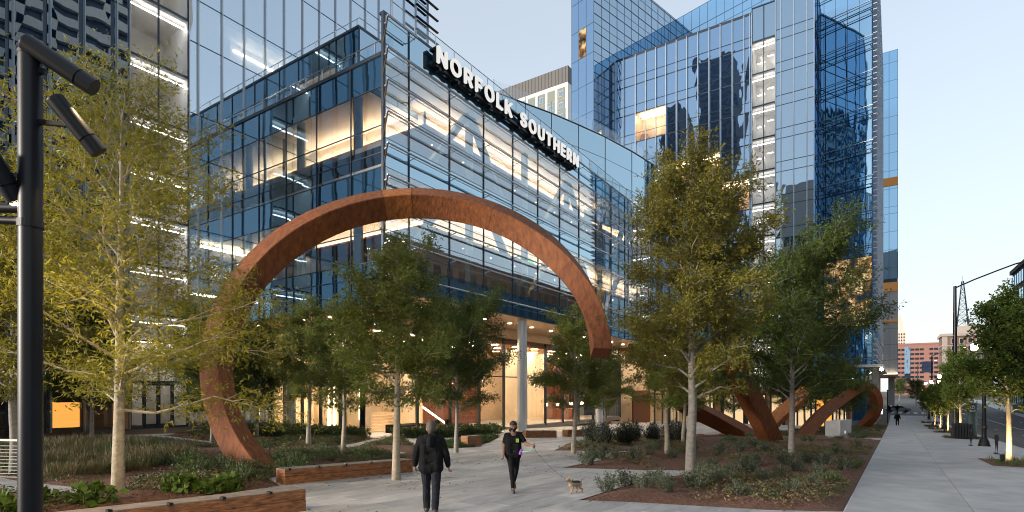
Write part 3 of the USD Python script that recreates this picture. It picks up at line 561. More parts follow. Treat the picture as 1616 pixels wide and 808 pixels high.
for z in zst[1:-1]:
    MB().box(sx0+.06, sx1-.06, MY+.35, MY+.45, z-.75, z-.63).build('light_strip', Mx['led_stair'], md_)
    MB().box(sx0+.3, sx0+1.2, MY+2.2, MY+2.3, z-1.9, z-1.8).box(sx1-1.2, sx1-.5, MY+1.4, MY+1.5, z-1.7, z-1.6).build('light_strip', Mx['led_stair'], md_)
    MB().box(sx0, sx1, MY+.2, MY+3, z-.2, z).build('stair_landing', Mx['wall_white'], md_)
    MB().bar((sx0+1.5, MY+1.2, z-3.9), (sx0+.9, MY+1.2, z-1.7), .7, .22).build('stair_flight', Mx['wall_white'], md_)
MB().box(sx0, sx1, MY+3, MY+3.1, -2, 48.75).box(sx0-.02, sx0, MY+.1, MY+3, -2, 48.75).box(sx1, sx1+.02, MY+.1, MY+3, -2, 48.75).build('stair_wall', Mx['wall_white'], md_)
gxs = [MY*r - sx1 for r in (-.1409, -.1328, -.1139, -.0948, -.0846)]
zg = [-2.5, 4.5] + sorted(sum([[z, z+1.3] for z in [48.05 - 4.33*k for k in range(10)]], [])) + [56.0]
facade(md_, (sx1, MY-.04), (1, 0), (0, -1), gxs, zg, lambda i, j: 'glass_mirror', mw=.09, md=.24, mmat='fin', tw=.07, td=.06)
facade(md_, (MY*-.0846-.01, MY), (0, 1), (1, 0), [0, 12], [zg[0], 13.4, 30.7, 43.7, zg[-1]], lambda i, j: 'glass_tower_blue', mw=.07, md=.06, tw=.05, td=.04)
for z in zg[1:-1]: MB().box(MY*-.0846-.01, MY*-.0846+.04, MY, MY+12, z-.03, z+.03).build('transom', Mx['frame'], md_)
for y in (2.4, 4.8, 7.2, 9.6): MB().box(MY*-.0846-.01, MY*-.0846+.05, MY+y-.03, MY+y+.03, -2.5, 56).build('mullion', Mx['frame'], md_)
MB().box(fx[0], MY*-.0846-.4, MY+4, MY+4.2, -2.5, 52).box(MY*-.0846-.3, MY*-.0846-.06, MY+.05, MY+12, -2.5, 56).box(fx[0], sx1, MY+.02, MY+12, 52.6, 52.9).box(sx1, MY*-.0846, MY+.02, MY+12, 55.6, 55.9).build('core_wall', Mx['core_dark'], md_)

th = math.radians(14.5); d1 = np.array([-math.cos(th), math.sin(th)]); d2 = np.array([math.sin(th), math.cos(th)])
TA, TB, TC, TD = np.array([-34.78, 73.89]), np.array([-29.22, 95.4]), np.array([-.64, 88.01]), np.array([-39.01, 74.98])
sl = thing('glass_slab', 'tall dark blue glass slab rising behind the midrise, lit window near its top', 'building')
zsl = [-2.5] + list(np.arange(13.0, 67, 4.35)) + [66.8]
zsl = sorted(set(round(z, 2) for z in zsl))
def stripes(n, L): return list(np.linspace(0, L, n + 1))
facade(sl, TD, -d1, -d2, stripes(3, np.linalg.norm(TA-TD)), zsl, lambda i, j: 'window_lit' if (i, j) == (1, len(zsl)-5) else 'glass_mirror_blue', mw=.05, md=.04, tw=.05)
facade(sl, TA, d2, -d1, stripes(12, 22.2), zsl, lambda i, j: 'glass_mirror' , mw=.05, md=.05, tw=.06)
for z in zsl[1:-1]:
    MB().bar((*(TA - d1*.03), z+1.3), (*(TB - d1*.03), z+1.3), .05, .04).build('spandrel_line', Mx['frame'], sl)
    MB().bar((*(TA - d1*.03), z-1.3), (*(TB - d1*.03), z-1.3), .05, .04).build('spandrel_line', Mx['frame'], sl)
rp = Polygon([TD, TA, TB, TB + d2*12, TD + d2*34]).buffer(-.1)
put('roof', trimesh.creation.extrude_polygon(rp, 69).apply_translation((0, 0, -2.5)), Mx['core_dark'], sl)
rt = thing('office_tower', 'tall blue glass tower with horizontal sunshades on its right end, beside the pavement', 'building')
LB = float(np.linalg.norm(TC - TB))
usT = stripes(20, LB)
zT = sorted(set([-2.5, 5.2] + [round(66.8 - 4.65*k, 2) for k in range(13)]))
facade(rt, TB, -d1, -d2, usT, zT, lambda i, j: 'window_lit' if i > 15 and j in (2, 3) else 'glass_tower_blue', mw=.05, md=.05, tw=.08, td=.05)
LITW = []
for z in zT[1:-1]:
    MB().bar((*(TB - d2*.02), z+1.4), (*(TC - d2*.02), z+1.4), .05, .05).build('spandrel_line', Mx['frame'], rt)
    for dz in (.15, 1.3):                          # sunshade louvres on the end bay
        o = .75
        MB().bar((*(TC + d1*6.7 - d2*o), z+dz), (*(TC - d1*.35 - d2*o), z+dz), .16, .06).build('louvre', Mx['fin'] if dz > 1 else Mx['frame'], rt)
    for dz in (.2, .95, 1.7, 2.45, 3.2, 3.95): MB().bar((*(TC + np.array([.35, -.4])), z+dz), (*(TC + np.array([.35+.0229*45, 45.])), z+dz), .45, .09).build('side_louvre', Mx['column_white'], rt)
    for k in (0, 3.3, 6.6): MB().bar((*(TC + d1*k), z+.1), (*(TC + d1*k - d2*.85), z+.1), .05, .1).build('louvre_bracket', Mx['frame'], rt)
facade(rt, TC, (.0229, 1), (1, -.0229), [0, 46], zT, lambda i, j: 'glass_tower_blue', mw=.05, md=.05)
put('core_wall', trimesh.creation.extrude_polygon(Polygon([TB, TC, TC + np.array([1.05, 46]), TB + np.array([6, 46])]).buffer(-.12), 69).apply_translation((0, 0, -2.5)) , Mx['core_dark'], rt)
put('canopy', trimesh.creation.extrude_polygon(Polygon([(-7.5, 85.2), (.55, 85.4), (1.45, 122), (-5, 122)]), .35).apply_translation((0, 0, 5.25)), Mx['fin'], rt)
for q in ((-.6, 91), (-.35, 101), (-.1, 111)): MB().box(q[0]-.5, q[0]+.5, q[1]-.6, q[1]+.6, -2.7, 5.25).build('pier', Mx['concrete'], rt)
for i, (x, w_) in enumerate(((-27, 2.6), (-23.6, 2.4), (-20.4, 2.0), (-17, 2.4), (-14, 2.0), (-11.2, 1.2), (-8.6, 2.2), (-6.2, 1.6), (-4.4, 1.4))):   # lit shopfronts along the foot of the complex
    MB().box(x, x+w_, 76.4, 76.5, -2.2, 1.6).build('shop_window', Mx['shop_glow'] if i != 7 else Mx['orange_room'], md_)
    MB().box(x-.12, x, 76.2, 76.5, -2.3, 1.9).box(x+w_, x+w_+.12, 76.2, 76.5, -2.3, 1.9).box(x-.12, x+w_+.12, 76.2, 76.5, 1.6, 1.8).build('shop_frame', Mx['frame'], md_)
MB().box(-30, -2.6, 76.5, 78.8, -2.5, 2.4).build('shop_wall', Mx['wall_wood'], md_)
for k in range(18): MB().box(-29.4+1.5*k, -29.2+1.5*k, 76.3, 76.5, -2.4, 2.3).build('shop_frame', Mx['frame'], md_)
MB().box(-.4, .55, 84.0, 84.2, -.8, -.2).build('shop_sign', Mx['screen_white'], md_)
MB().lathe([(0, -.25), (.2, -.1), (.2, .1), (0, .25)], (.4, 84.5, 4.9), 8).build('wall_lamp', Mx['lamp_warm'], rt)

# --- slim tower on the pavement line, far
ft = thing('office_tower', 'slim glass tower on a white tiled base at the far end of the pavement', 'building')
facade(ft, (-12, 148), (1, 0), (0, -1), [0, 3.2, 6.4, 9.6, 12.4, 14.1, 15.7], [27, 29.5, 33.5, 37.5, 41.5] + [43+4*k for k in range(9)] + [77.6], lambda i, j: 'glass_tower_blue', mw=.06, md=.06)
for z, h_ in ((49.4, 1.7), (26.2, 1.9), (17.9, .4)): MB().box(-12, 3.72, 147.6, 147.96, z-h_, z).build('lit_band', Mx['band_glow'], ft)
MB().box(-1.2, -.5, 147.5, 147.9, 30, 52).build('dark_slot', Mx['frame'], ft)
facade(ft, (-12, 148), (1, 0), (0, -1), [0, 3.2, 6.4, 9.6, 12.4, 14.1, 15.7], [5.7, 9, 12.5, 16, 20, 26.2], lambda i, j: 'white_tile', mw=.04, md=.02, mmat='joint', tmat='joint', tilt=0)
MB().box(-12, 3.7, 148.05, 165, 5.6, 77.6).build('core_wall', Mx['panel_dark'], ft)
MB().box(-12, 3.7, 147.6, 165, 5.3, 5.6).build('underside', Mx['bronze'], ft)
MB().box(-8, 3.6, 147.4, 147.6, 5.9, 6.1).build('light_strip', Mx['lamp_soft'], ft)
for x in (-6, 2.6): MB().box(x-.6, x+.6, 151, 153, -3, 5.3).build('pier', Mx['concrete'], ft)

# --- the lettered sign on the block
sg = thing('building_sign', 'long row of white raised capital letters on black raceways along the parapet', 'sign')
def letter(ch, cap):
    if ch == ' ': return None, .42 * cap
    m = meshkit.text_mesh(ch, cap, .12, bold=True); v = np.array(m.vertices); w = v[:, 0].max() - v[:, 0].min()
    v[:, 0] -= v[:, 0].min(); return (v, np.array(m.faces)), w
CAP, yy = .88, 23.15
items = [(c, *letter(c, CAP)) for c in 'NORFOLK SOUTHERN']
tw = sum(w * 1.14 for _, _, w in items); gap = (40.5 - yy - tw) / (len(items) - 1)
ZB, XF = 20.50, X0 + .62
for c, m, w in items:
    w *= 1.14
    if m is not None:
        v, f = m
        def plc(x, y, z): return np.c_[np.full(len(x), XF) + z, yy + x*1.14, ZB + y]
        put('letter', (plc(v[:, 0], v[:, 1], v[:, 2] - .12), f), Mx['sign_face'], sg)
        poly = plc(v[:, 0], v[:, 1], v[:, 2] * 2.2 - .39)
        cen = poly.mean(0); poly = cen + (poly - cen) * np.array([1, 1.01, 1.02])
        put('letter_return', (poly, f), Mx['black_metal'], sg)
    yy += w + gap
MB().box(X0+.10, X0+.34, 23.0, 40.6, ZB-.10, ZB+.06).build('raceway', Mx['black_metal'], sg)
MB().box(X0+.10, X0+.34, 23.0, 40.6, ZB+.66, ZB+.76).build('raceway', Mx['black_metal'], sg)
for y in np.arange(23.6, 40.6, 1.65): MB().box(X0+.05, X0+.4, y-.09, y+.09, ZB-.24, ZB-.05).build('sign_bracket', Mx['black_metal'], sg)

# --- buildings far off
gb = thing('apartment_building', 'pale apartment block with olive window panels under a grey metal attic, far behind the sign', 'building')
MB().box(-132, -68.8, 130.1, 152, -3, 89).build('wall', Mx['white_trim'], gb)
MB().box(-132.1, -68.7, 130.0, 152.1, 84.7, 89).build('attic', Mx['grey_panel'], gb)
for k in range(60): MB().box(-132+1.06*k, -131.92+1.06*k, 129.95, 130.0, 84.8, 88.9).build('attic_seam', Mx['core_dark'], gb)
MB().box(-90.5, -89.2, 129.9, 130.0, 86.2, 87.3).build('attic_vent', Mx['window_dark'], gb)
for k in range(16):
    x = -72 - 3.1*k
    for j in range(8):
        z = 80.6 - 3.1*j
        MB().box(x, x+2.3, 130.03, 130.1, z, z+3.0).build('olive_panel', Mx['green_panel'], gb)
        if j or k % 2 == 0:
            w_ = MB().box(x+.55, x+1.75, 129.97, 130.05, z+.6, z+2.1).build('window_frame', Mx['white_trim'], gb)
            MB().box(x+.62, x+1.12, 129.94, 129.97, z+.67, z+2.03).box(x+1.18, x+1.68, 129.94, 129.97, z+.67, z+2.03).build('window_pane', Mx['glass_mirror'], w_)
bb = thing('brick_building', 'red brick office building with dark ribbon windows closing the street', 'building')
MB().box(12.0, 40.5, 550.2, 580, -3, 40.6).build('wall', Mx['brick_red'], bb)
for j in range(10):
    z = 34.8 - 3.7*j
    for k in range(9):
        x = 13 + 3.05*k
        if k in (2, 6) : continue
        MB().box(x, x+2.5, 550.0, 550.2, z, z+1.7).build('window', Mx['window_dark'], bb)
MB().box(18.2, 22, 549.9, 550.2, 10, 38).build('glass_bay', Mx['glass_mirror_blue'], bb)
MB().box(29.5, 36.5, 549.9, 550.2, 17, 26).build('glass_bay', Mx['glass_mirror_blue'], bb)
MB().box(11.8, 40.7, 549.8, 550.2, 39.6, 40.8).build('cornice', Mx['brick_red'], bb)
wb = thing('white_tower', 'white apartment tower with blue balconies beyond the brick building', 'building')
MB().box(53, 71.5, 757.2, 780, -3, 55.5).build('wall', Mx['white_trim'], wb)
for j in range(14):
    z = 50.5 - 3.9*j
    for k in range(4): MB().box(54.2 + 3*k, 56 + 3*k, 757, 757.2, z, z+2.2).build('window', Mx['glass_mirror_blue'], wb)
    MB().box(66, 71.4, 756.4, 757.2, z, z+2.6).build('balcony', Mx['glass_mirror'], wb)
ob = thing('ornate_building', 'brown brick hotel with pale stone cornice and quoins behind the street lamp', 'building')
MB().box(29.4, 50.5, 380.2, 400, -3, 31.8).build('wall', Mx['brick_brown'], ob)
MB().box(28.6, 51.0, 379.2, 400.5, 31.8, 33.3).box(29.0, 50.8, 379.7, 400, 26.4, 27.0).build('cornice', Mx['stone_trim'], ob)
MB().box(29.3, 31.6, 380.0, 380.2, -3, 31.8).build('quoin', Mx['stone_trim'], ob)
MB().box(36.6, 48, 384, 398, 33.3, 37.6).build('penthouse', Mx['stone_trim'], ob)
for j in range(8):
    for k in range(5):
        f_ = MB().box(33 + 3.5*k, 35.3 + 3.5*k, 379.95, 380.2, 27.6 - 3.9*j, 30.6 - 3.9*j).build('window_frame', Mx['stone_trim'], ob)
        MB().box(33.4 + 3.5*k, 34.9 + 3.5*k, 379.85, 379.95, 28 - 3.9*j, 30.3 - 3.9*j).build('window', Mx['window_dark'], f_)
sb = thing('spire_building', 'pale stepped tower peeping past the slim tower', 'building')
MB().box(18, 27.5, 780, 795, -3, 72).box(18, 24.5, 781, 794, 72, 84).box(18, 22.5, 782, 793, 84, 91).build('wall', Mx['stone_trim'], sb)
for j in range(14):
    for x in (20, 22.4, 24.8): MB().box(x, x+1.2, 779.8, 780, 20 + 3.6*j, 22.2 + 3.6*j).build('window', Mx['window_dark'], sb)
ms = thing('radio_mast', 'thin steel lattice mast on the hotel roof', 'mast')
bx0, by0, hw = 40.5, 405, 2.9
def leg(sxx, syy, t): return (bx0 + sxx*hw*(1-t*.86), by0 + syy*hw*(1-t*.86), 36 + 29*t)
for sxx, syy in ((-1,-1),(1,-1),(1,1),(-1,1)): MB().bar(leg(sxx, syy, 0), leg(sxx, syy, 1), .28, .28).build('leg', Mx['frame'], ms)
for k in range(9):
    t0, t1 = k/9, (k+1)/9; C4 = [(-1,-1),(1,-1),(1,1),(-1,1)]
    mb = MB()
    for q in range(4):
        mb.bar(leg(*C4[q], t0), leg(*C4[(q+1)%4], t1), .14, .14); mb.bar(leg(*C4[(q+1)%4], t0), leg(*C4[q], t1), .14, .14); mb.bar(leg(*C4[q], t1), leg(*C4[(q+1)%4], t1), .16, .16)
    mb.build('lattice', Mx['frame'], ms)
MB().bar((bx0, by0, 65), (bx0, by0, 68), .15, .15).build('tip', Mx['frame'], ms)
sbg = thing('stone_building', 'dark stone building across the road, its roof edge cutting into the right of the picture', 'building')
MB().box(23.3, 60, 134, 152.5, -3, 26.2).build('wall', Mx['dark_stone'], sbg)
MB().box(22.9, 60.3, 133.6, 153, 26.2, 27).build('cornice', Mx['dark_stone'], sbg)
for y in np.arange(135, 152, 2.1):
    for z in np.arange(-.5, 25, 3.4):
        MB().box(23.1, 23.3, y, y+1.3, z, z+2.2).build('window', Mx['glass_mirror'], sbg)
ab = thing('stone_building', 'long dark stone building across the road, mirrored low in the glass of the corner block', 'building')
MB().box(24.6, 55, 58, 132, -3, 27).build('wall', Mx['dark_stone'], ab); MB().box(24.3, 55.2, 57.7, 132.3, 27, 27.8).build('cornice', Mx['dark_stone'], ab)
mbw = MB()
for y in np.arange(60, 130, 3.6):
    for z in np.arange(4, 25, 3.8): mbw.box(24.45, 24.6, y, y+1.7, z, z+2.2)
mbw.build('windows', Mx['window_dark'], ab)
# across the road and behind the photographer: seen in the glass only
op = thing('concrete_tower', 'pale concrete tower with deep dark window slots, mirrored in the glass of the left tower', 'building')
mbw = MB()
for j in range(25):
    z = 4 + 3.3*j
    mbw.box(46, 47, -12, 53.5, z+1.7, z+3.3)
for k in range(15):
    y = -12 + 4.5*k; mbw.box(46, 47, y, y+1.15, 0, 84)
mbw.build('grid', Mx['stone_pale'], op)
MB().box(46.9, 70, -12, 53.6, -1, 86).build('recess_wall', Mx['window_dark'], op)
MB().box(46, 70.1, 53.5, 54, -1, 86).box(46, 70, -12.2, -12, -1, 86).box(46, 70, -12, 54, 84, 86).build('end_wall', Mx['stone_pale'], op)
for (x0, x1, y0, y1, h_), lb in (((-96, -73, -200, -222, 214), 'slim dark tower, mirrored in the middle of the midrise fins'), ((-130, -116, -230, -252, 205), 'dark slab tower, mirrored in the left part of the midrise')):
    kt = thing('dark_tower', lb, 'building'); MB().box(x0, x1, y1, y0, 0, h_).build('wall', Mx['dark_stone'], kt)
    mbw = MB()
    for z in np.arange(5, h_-3, 4.2): mbw.box(x0+.4, x1-.4, y0, y0+.1, z, z+2.2)
    mbw.build('window_band', Mx['window_dark'], kt)
bk = thing('concrete_tower', 'grey gridded office tower, mirrored in the glass of the midrise', 'building')
mbw = MB()
for j in range(13): mbw.box(-29, 12, -60, -59.5, 3*j*1.35+3, 3*j*1.35+4.3)
for k in range(15): mbw.box(-29 + 2.9*k, -28.3 + 2.9*k, -60, -59.5, 0, 57)
mbw.box(-29, 12.2, -60.2, -59.4, 57, 76); mbw.build('grid', Mx['stone_pale'], bk)
MB().box(-28.9, 12, -90, -60.1, 0, 75.8).build('recess_wall', Mx['window_dark'], bk)

# ------------------------------------------------------------------ the rusty steel rings
def sweep(name, th, P, T, A, w, m, cap=True):           # square bar along P: T tangents, A one section axis, w widths
    P, T, A = map(np.asarray, (P, T, A)); B = np.cross(T, A); w = np.broadcast_to(w, (len(P),))[:, None] / 2; bv = .03
    ring = []
    for sa_, sb_ in ((1,1),(-1,1),(-1,-1),(1,-1)):
        ring += [P + A*w*sa_ * (1 if (sa_*sb_) > 0 else 1-bv*2) + B*w*sb_ * (1-bv*2 if (sa_*sb_) > 0 else 1), P + A*w*sa_ * (1-bv*2 if (sa_*sb_) > 0 else 1) + B*w*sb_ * (1 if (sa_*sb_) > 0 else 1-bv*2)]
    V = np.stack(ring, 1); n, k = V.shape[:2]
    i, j = np.meshgrid(np.arange(n-1), np.arange(k), indexing='ij'); j2 = (j+1) % k
    q = np.stack([i*k+j, i*k+j2, (i+1)*k+j2, (i+1)*k+j], -1).reshape(-1, 4)
    f = np.vstack([q[:, [0,1,2]], q[:, [0,2,3]]])
    f = np.vstack([f, [[0, t+1, t] for t in range(1, k-1)], [[(n-1)*k, (n-1)*k+t, (n-1)*k+t+1] for t in range(1, k-1)]])
    return put(name, (V.reshape(-1, 3), f), m, th, smooth=25)
ar = thing('steel_ring', 'huge rust brown square section steel arch leaning over the plaza, free at its right end', 'sculpture', 'rusty steel rings')
az, el, R0 = -.894, .484, 6.52
nn = np.array([math.cos(el)*math.cos(az), math.cos(el)*math.sin(az), math.sin(el)]); aa = np.array([-math.sin(az), math.cos(az), 0]); bb_ = np.cross(nn, aa)
tt = np.linspace(4.03, -.08, 97)
def phi(t): return np.radians(np.interp(t, [-.1, 0, .4, .8, 1.2, 1.75, 2.6, 3.5, 4.0], [90, 86, 54, 33, 27, 27, 22, 20, 36]))
rad = np.cos(tt)[:, None]*aa + np.sin(tt)[:, None]*bb_
PP = np.array([-13.366, 14.04, 3.926]) + R0*rad
TT = np.gradient(PP, axis=0); TT /= np.linalg.norm(TT, axis=1, keepdims=True)
ph_ = phi(tt); AA = np.cos(ph_)[:, None]*nn + np.sin(ph_)[:, None]*rad
WW = np.interp(tt, [-.08, .6, 1.5, 2.4, 2.9, 3.4, 4.03], [.66, .82, .95, .93, .82, .70, .72])
cuts = [0, 16, 30, 43, 52, 56, 68, 82, 96]
for k in range(len(cuts)-1):
    s_ = slice(cuts[k], cuts[k+1]+1)
    sweep('steel_plate', ar, PP[s_], TT[s_], AA[s_], WW[s_], Mx[f'corten_{[0,1,0,3,2,0,3,1][k]}'])
for c_ in cuts[1:-1]:
    P2 = np.array([PP[c_] - TT[c_]*.012, PP[c_] + TT[c_]*.012])
    sweep('weld_seam', ar, P2, np.array([TT[c_]]*2), np.array([AA[c_]]*2), WW[c_] + .012, Mx['corten_1'])
def arc(pts, w, label, m, A0):
    th = thing('steel_ring', label, 'sculpture', 'rusty steel rings')
    from scipy.interpolate import CubicSpline
    p = np.array(pts); s_ = CubicSpline(np.arange(len(p)), p)(np.linspace(0, len(p)-1, 33))
    T = np.gradient(s_, axis=0); T /= np.linalg.norm(T, axis=1, keepdims=True)
    A = np.asarray(A0, float) - T * (T @ np.asarray(A0, float))[:, None]; A /= np.linalg.norm(A, axis=1, keepdims=True)
    sweep('steel_plate', th, s_[:17], T[:17], A[:17], w, m); sweep('steel_plate', th, s_[16:], T[16:], A[16:], w, m)
arc([(-10.9, 31.2, 4.2), (-10.79, 32.47, 3.16), (-10.56, 33.82, 2.09), (-10.09, 35.33, 1.2), (-9.43, 38.18, .38), (-8.33, 40.72, -.58), (-7.0, 42.9, -1.7)], .95, 'long low rust steel arc sloping down to the right behind the tallest tree', Mx['corten_1'], (.4, -.6, .7))
arc([(-6.5, 32.2, 3.9), (-6.47, 32.94, 3.1), (-6.31, 34.25, 2.02), (-6.03, 35.64, .87), (-5.72, 37.05, -.34), (-5.35, 38.0, -1.7)], 1.0, 'steep dark rust steel leg leaning left, planted in the mulch bed', Mx['corten_3'], (.7, -.7, .1))
arc([(-4.6, 47.9, 2.3), (-4.97, 47.16, 1.6), (-5.72, 45.46, .66), (-6.42, 43.79, -.23), (-7.03, 42.79, -1.11), (-7.9, 41.5, -1.5), (-9.2, 39.8, -1.5)], .85, 'bright orange rust steel arc sweeping up to the right between the trunks', Mx['corten_2'], (.3, -.5, .8))
arc([(-1.3, 56.6, 2.6), (-1.81, 55.27, 2.08), (-2.9, 52.14, 1.09), (-3.68, 49.22, .24), (-4.27, 47.02, -.65), (-4.9, 45.2, -1.7)], .85, 'rust steel leg rising to the right left of the concrete block', Mx['corten_1'], (.6, -.6, .4))
arc([(-2.6, 69.8, 2.95), (-1.33, 71.21, 2.75), (-.45, 73.03, 2.06), (-.1, 74.5, .84), (-.43, 75.42, -.63), (-1.42, 75.96, -1.93), (-2.5, 75.98, -2.7)], .9, 'farthest rust steel ring, a hook curling beside the pavement', Mx['corten_3'], (.6, -.7, .1))

# ------------------------------------------------------------------ trees
LEAFX = 4.0
def grow(name, label, group, seed, h, clear, rmax, nlimb, nsec, nleaf, ll, lw, leafmat, bark, trunk_r, prof, up=(25, 60), droop=.35, spread=.12, cat='tree', loc=(0,0,0), rz=0.0):
    r = np.random.default_rng(seed); T = thing(name, label, cat, group, loc, rz)
    wood = MB()
    nz = 9; zz = np.linspace(-.15, h*.93, nz); wob = np.cumsum(r.normal(0, .018*h/8, (nz, 2)), 0); wob[:2] = 0
    tp = np.c_[wob, zz]; trr = trunk_r * np.interp(zz / h, [-.05, .02, .12, .5, 1], [1.5, 1.15, 1.0, .62, .12])
    wood.tube(tp, trr, 9)
    def trunk_at(z): return np.array([np.interp(z, zz, tp[:, 0]), np.interp(z, zz, tp[:, 1]), z])
    LP, LD = [], []
    for k in range(nlimb):
        t = (k + r.random()*.8) / nlimb; t = t**.92
        z0 = clear + (h*.93 - clear) * t; a = k * 2.39996 + r.normal(0, .35)
        Rl = rmax * np.interp(t, *prof) * r.uniform(.72, 1.12)
        e = math.radians(np.interp(t, [0, 1], up) + r.normal(0, 7))
        n = 6; s_ = np.linspace(0, 1, n)
        d = np.array([math.cos(a)*math.cos(e), math.sin(a)*math.cos(e), math.sin(e)])
        Ln = Rl / max(math.cos(e), .35)
        p = trunk_at(z0) + np.outer(s_, d)*Ln; p[:, 2] += Ln*(.10*np.sin(s_*2.6) - .16*droop*s_**2*2)
        p[1:] += r.normal(0, .035*Ln, (n-1, 3)); p[0] = trunk_at(z0)
        rb = max(.006, trunk_r*np.interp(t, [0, 1], [.33, .12]))
        wood.tube(p, np.linspace(rb, .005, n), 5, False)
        for q in range(max(3, int(nsec * 1.25 * Ln / rmax))):
            f_ = r.uniform(.16, 1.0); b = np.array([np.interp(f_, s_, p[:, i]) for i in range(3)])
            a2 = a + r.choice((-1, 1))*r.uniform(.35, 1.2); e2 = e*.5 + r.normal(.12, .32)
            L2 = Ln*r.uniform(.2, .42)*(1.15 - .5*f_)
            d2_ = np.array([math.cos(a2)*math.cos(e2), math.sin(a2)*math.cos(e2), math.sin(e2)])
            pe = b + d2_*L2 + np.array([0, 0, -droop*.2*L2])
            pm = (b+pe)/2 + r.normal(0, .04*L2, 3) + np.array([0, 0, .05*L2])
            wood.tube([b, pm, pe], [max(.004, rb*.35), .004, .002], 4, False)
            m = int(nleaf * LEAFX * (.6 + .8*r.random()) * max(.2, L2 / (rmax*.33)))
            u = np.repeat(r.random(m // 4 + 1)**.8, 4)[:m]; jit = np.repeat(r.normal(0, spread, (m // 4 + 1, 3)), 4, 0)[:m]; c = np.where((u < .5)[:, None], b + (pm-b)*(u*2)[:, None], pm + (pe-pm)*(u*2-1)[:, None])
            LP.append(c + jit + r.normal(0, .022, (m, 3))); LD.append(np.repeat(d2_[None], m, 0))
    LP, LD = np.vstack(LP), np.vstack(LD); m = len(LP)
    D = LD*.55 + r.normal(0, .6, (m, 3)); D[:, 2] -= droop; D /= np.linalg.norm(D, axis=1, keepdims=True)
    S = np.cross(D, r.normal(0, 1, (m, 3))); S /= np.linalg.norm(S, axis=1, keepdims=True) + 1e-9
    l = ll*r.uniform(.5, 1.35, (m, 1)); w = lw*r.uniform(.6, 1.25, (m, 1))
    v = np.stack([LP, LP + D*l*.45 + S*w*.5, LP + D*l, LP + D*l*.45 - S*w*.5], 1).reshape(-1, 3)
    i = np.arange(m)[:, None]*4; f = np.vstack([i + [0, 1, 2], i + [0, 2, 3]])
    wood.build('trunk', Mx[bark], T, smooth=60)
    put('crown', (v, f), Mx[leafmat], T)
    return T
OV = ([0, .12, .35, .7, 1], [.55, .9, 1.0, .58, .10])
CONE = ([0, .1, .3, .7, 1], [.7, 1.0, .92, .45, .06])
BRD = ([0, .15, .45, .8, 1], [.75, 1.0, 1.0, .62, .15])
TG = 'young oaks planted in the plaza beds'
grow('oak_tree', 'large thin yellow green oak with pale trunk, nearest on the left', TG, 11, 8.9, 1.75, 3.05, 46, 12, 36, .112, .028, 'leaf_yellow', 'bark_pale', .112, ([0, .1, .3, .65, 1], [.95, 1.08, .95, .62, .10]), (8, 66), .3, .20, loc=(-13.49, 5.09, gz(5.09)), rz=.6)
olive = grow('oak_tree', 'tallest olive and bronze oak with grey trunk, in the front mulch bed', TG, 12, 9.8, 2.3, 2.25, 56, 13, 42, .10, .034, 'leaf_olive', 'bark_grey', .135, OV, (20, 64), .3, .13, loc=(-4.53, 16.18, gz(16.2)))
green = grow('oak_tree', 'bushy green oak with a bare pale trunk in the paving behind the walking man', TG, 13, 6.9, 1.95, 1.85, 44, 12, 36, .10, .034, 'leaf_green', 'bark_pale', .10, CONE, (14, 62), .3, .11, loc=(-10.98, 10.75, gz(10.75)))
deep = grow('oak_tree', 'broad dense dark green oak near the pavement, right of the tallest oak', TG, 14, 8.4, 2.2, 2.9, 52, 13, 40, .11, .040, 'leaf_deep', 'bark_grey', .12, BRD, (16, 62), .3, .15, loc=(-3.01, 25.72, gz(25.7)), rz=1.0)
def sc_(s): return float(s)
copy(deep, 'small dark green oak in the paving left of the running woman', (-15.08, 18.3, gz(18.3)), 2.1, .72)
copy(green, 'thin green oak standing alone in the paving right of the woman', (-11.0, 21.34, gz(21.3)), 1.2, .96)
copy(green, 'green oak in the long bed behind the far end of the timber bench', (-16.43, 13.42, gz(13.4)), 2.4, .86)
copy(green, 'pale green oak between the rusty arch leg and the lobby', (-22.17, 16.1, gz(16.1)), .4, 1.05)
copy(deep, 'dark oak close to the lit lobby strips, behind the arch leg', (-27.52, 16.81, gz(16.8)), 3.9, .66)
copy(deep, 'dark oak behind the rusty arch leg near the tower entrance', (-25.1, 13.16, gz(13.2)), 5.0, .68)
copy(deep, 'dark oak in shade under the left tower, beside the orange lit room', (-31.0, 10.6, gz(10.6)), 1.7, .74)
copy(olive, 'tall olive oak at the far left edge of the picture behind the black pole', (-19.4, 4.9, gz(4.9)), 4.0, .86)
copy(green, 'slim green oak close to the steel lobby column', (-15.05, 33.84, gz(33.8)), 3.0, .92)
copy(green, 'olive green oak left behind the tallest oak, trunk leaning slightly', (-7.55, 23.38, gz(23.4)), 5.2, 1.0)
copy(green, 'oak behind the trunk of the tallest oak', (-8.69, 29.6, gz(29.6)), .9, .98)
copy(deep, 'small round oak in front of the sloping rusty arc', (-9.73, 47.08, gz(47.1)), 2.7, .70)
copy(deep, 'oak behind the broad dark oak, left of its trunk', (-6.2, 51.23, gz(51.2)), .2, .78)
copy(green, 'oak behind the broad dark oak, right of its trunk', (-5.1, 52.4, gz(52.4)), 4.4, .95)
copy(deep, 'oak right of the concrete block beside the pavement', (-2.25, 55.89, gz(55.9)), 3.3, .68)
copy(green, 'last oak of the bed, in front of the shop windows', (-3.6, 66.5, gz(66.5)), 1.9, 1.0)
SG = 'young street trees in pits along the kerb'
st = grow('street_tree', 'nearest street tree, its trunk lit from below at the right edge', SG, 15, 6.7, 2.0, 1.35, 38, 11, 15, .105, .085, 'leaf_street', 'bark_pale', .10, ([0, .12, .4, .75, 1], [.7, 1.0, .95, .6, .12]), (32, 70), .15, .13, loc=(4.57, 30.54, gz(30.5)))
tx = lambda y: sx(y) + 5.05
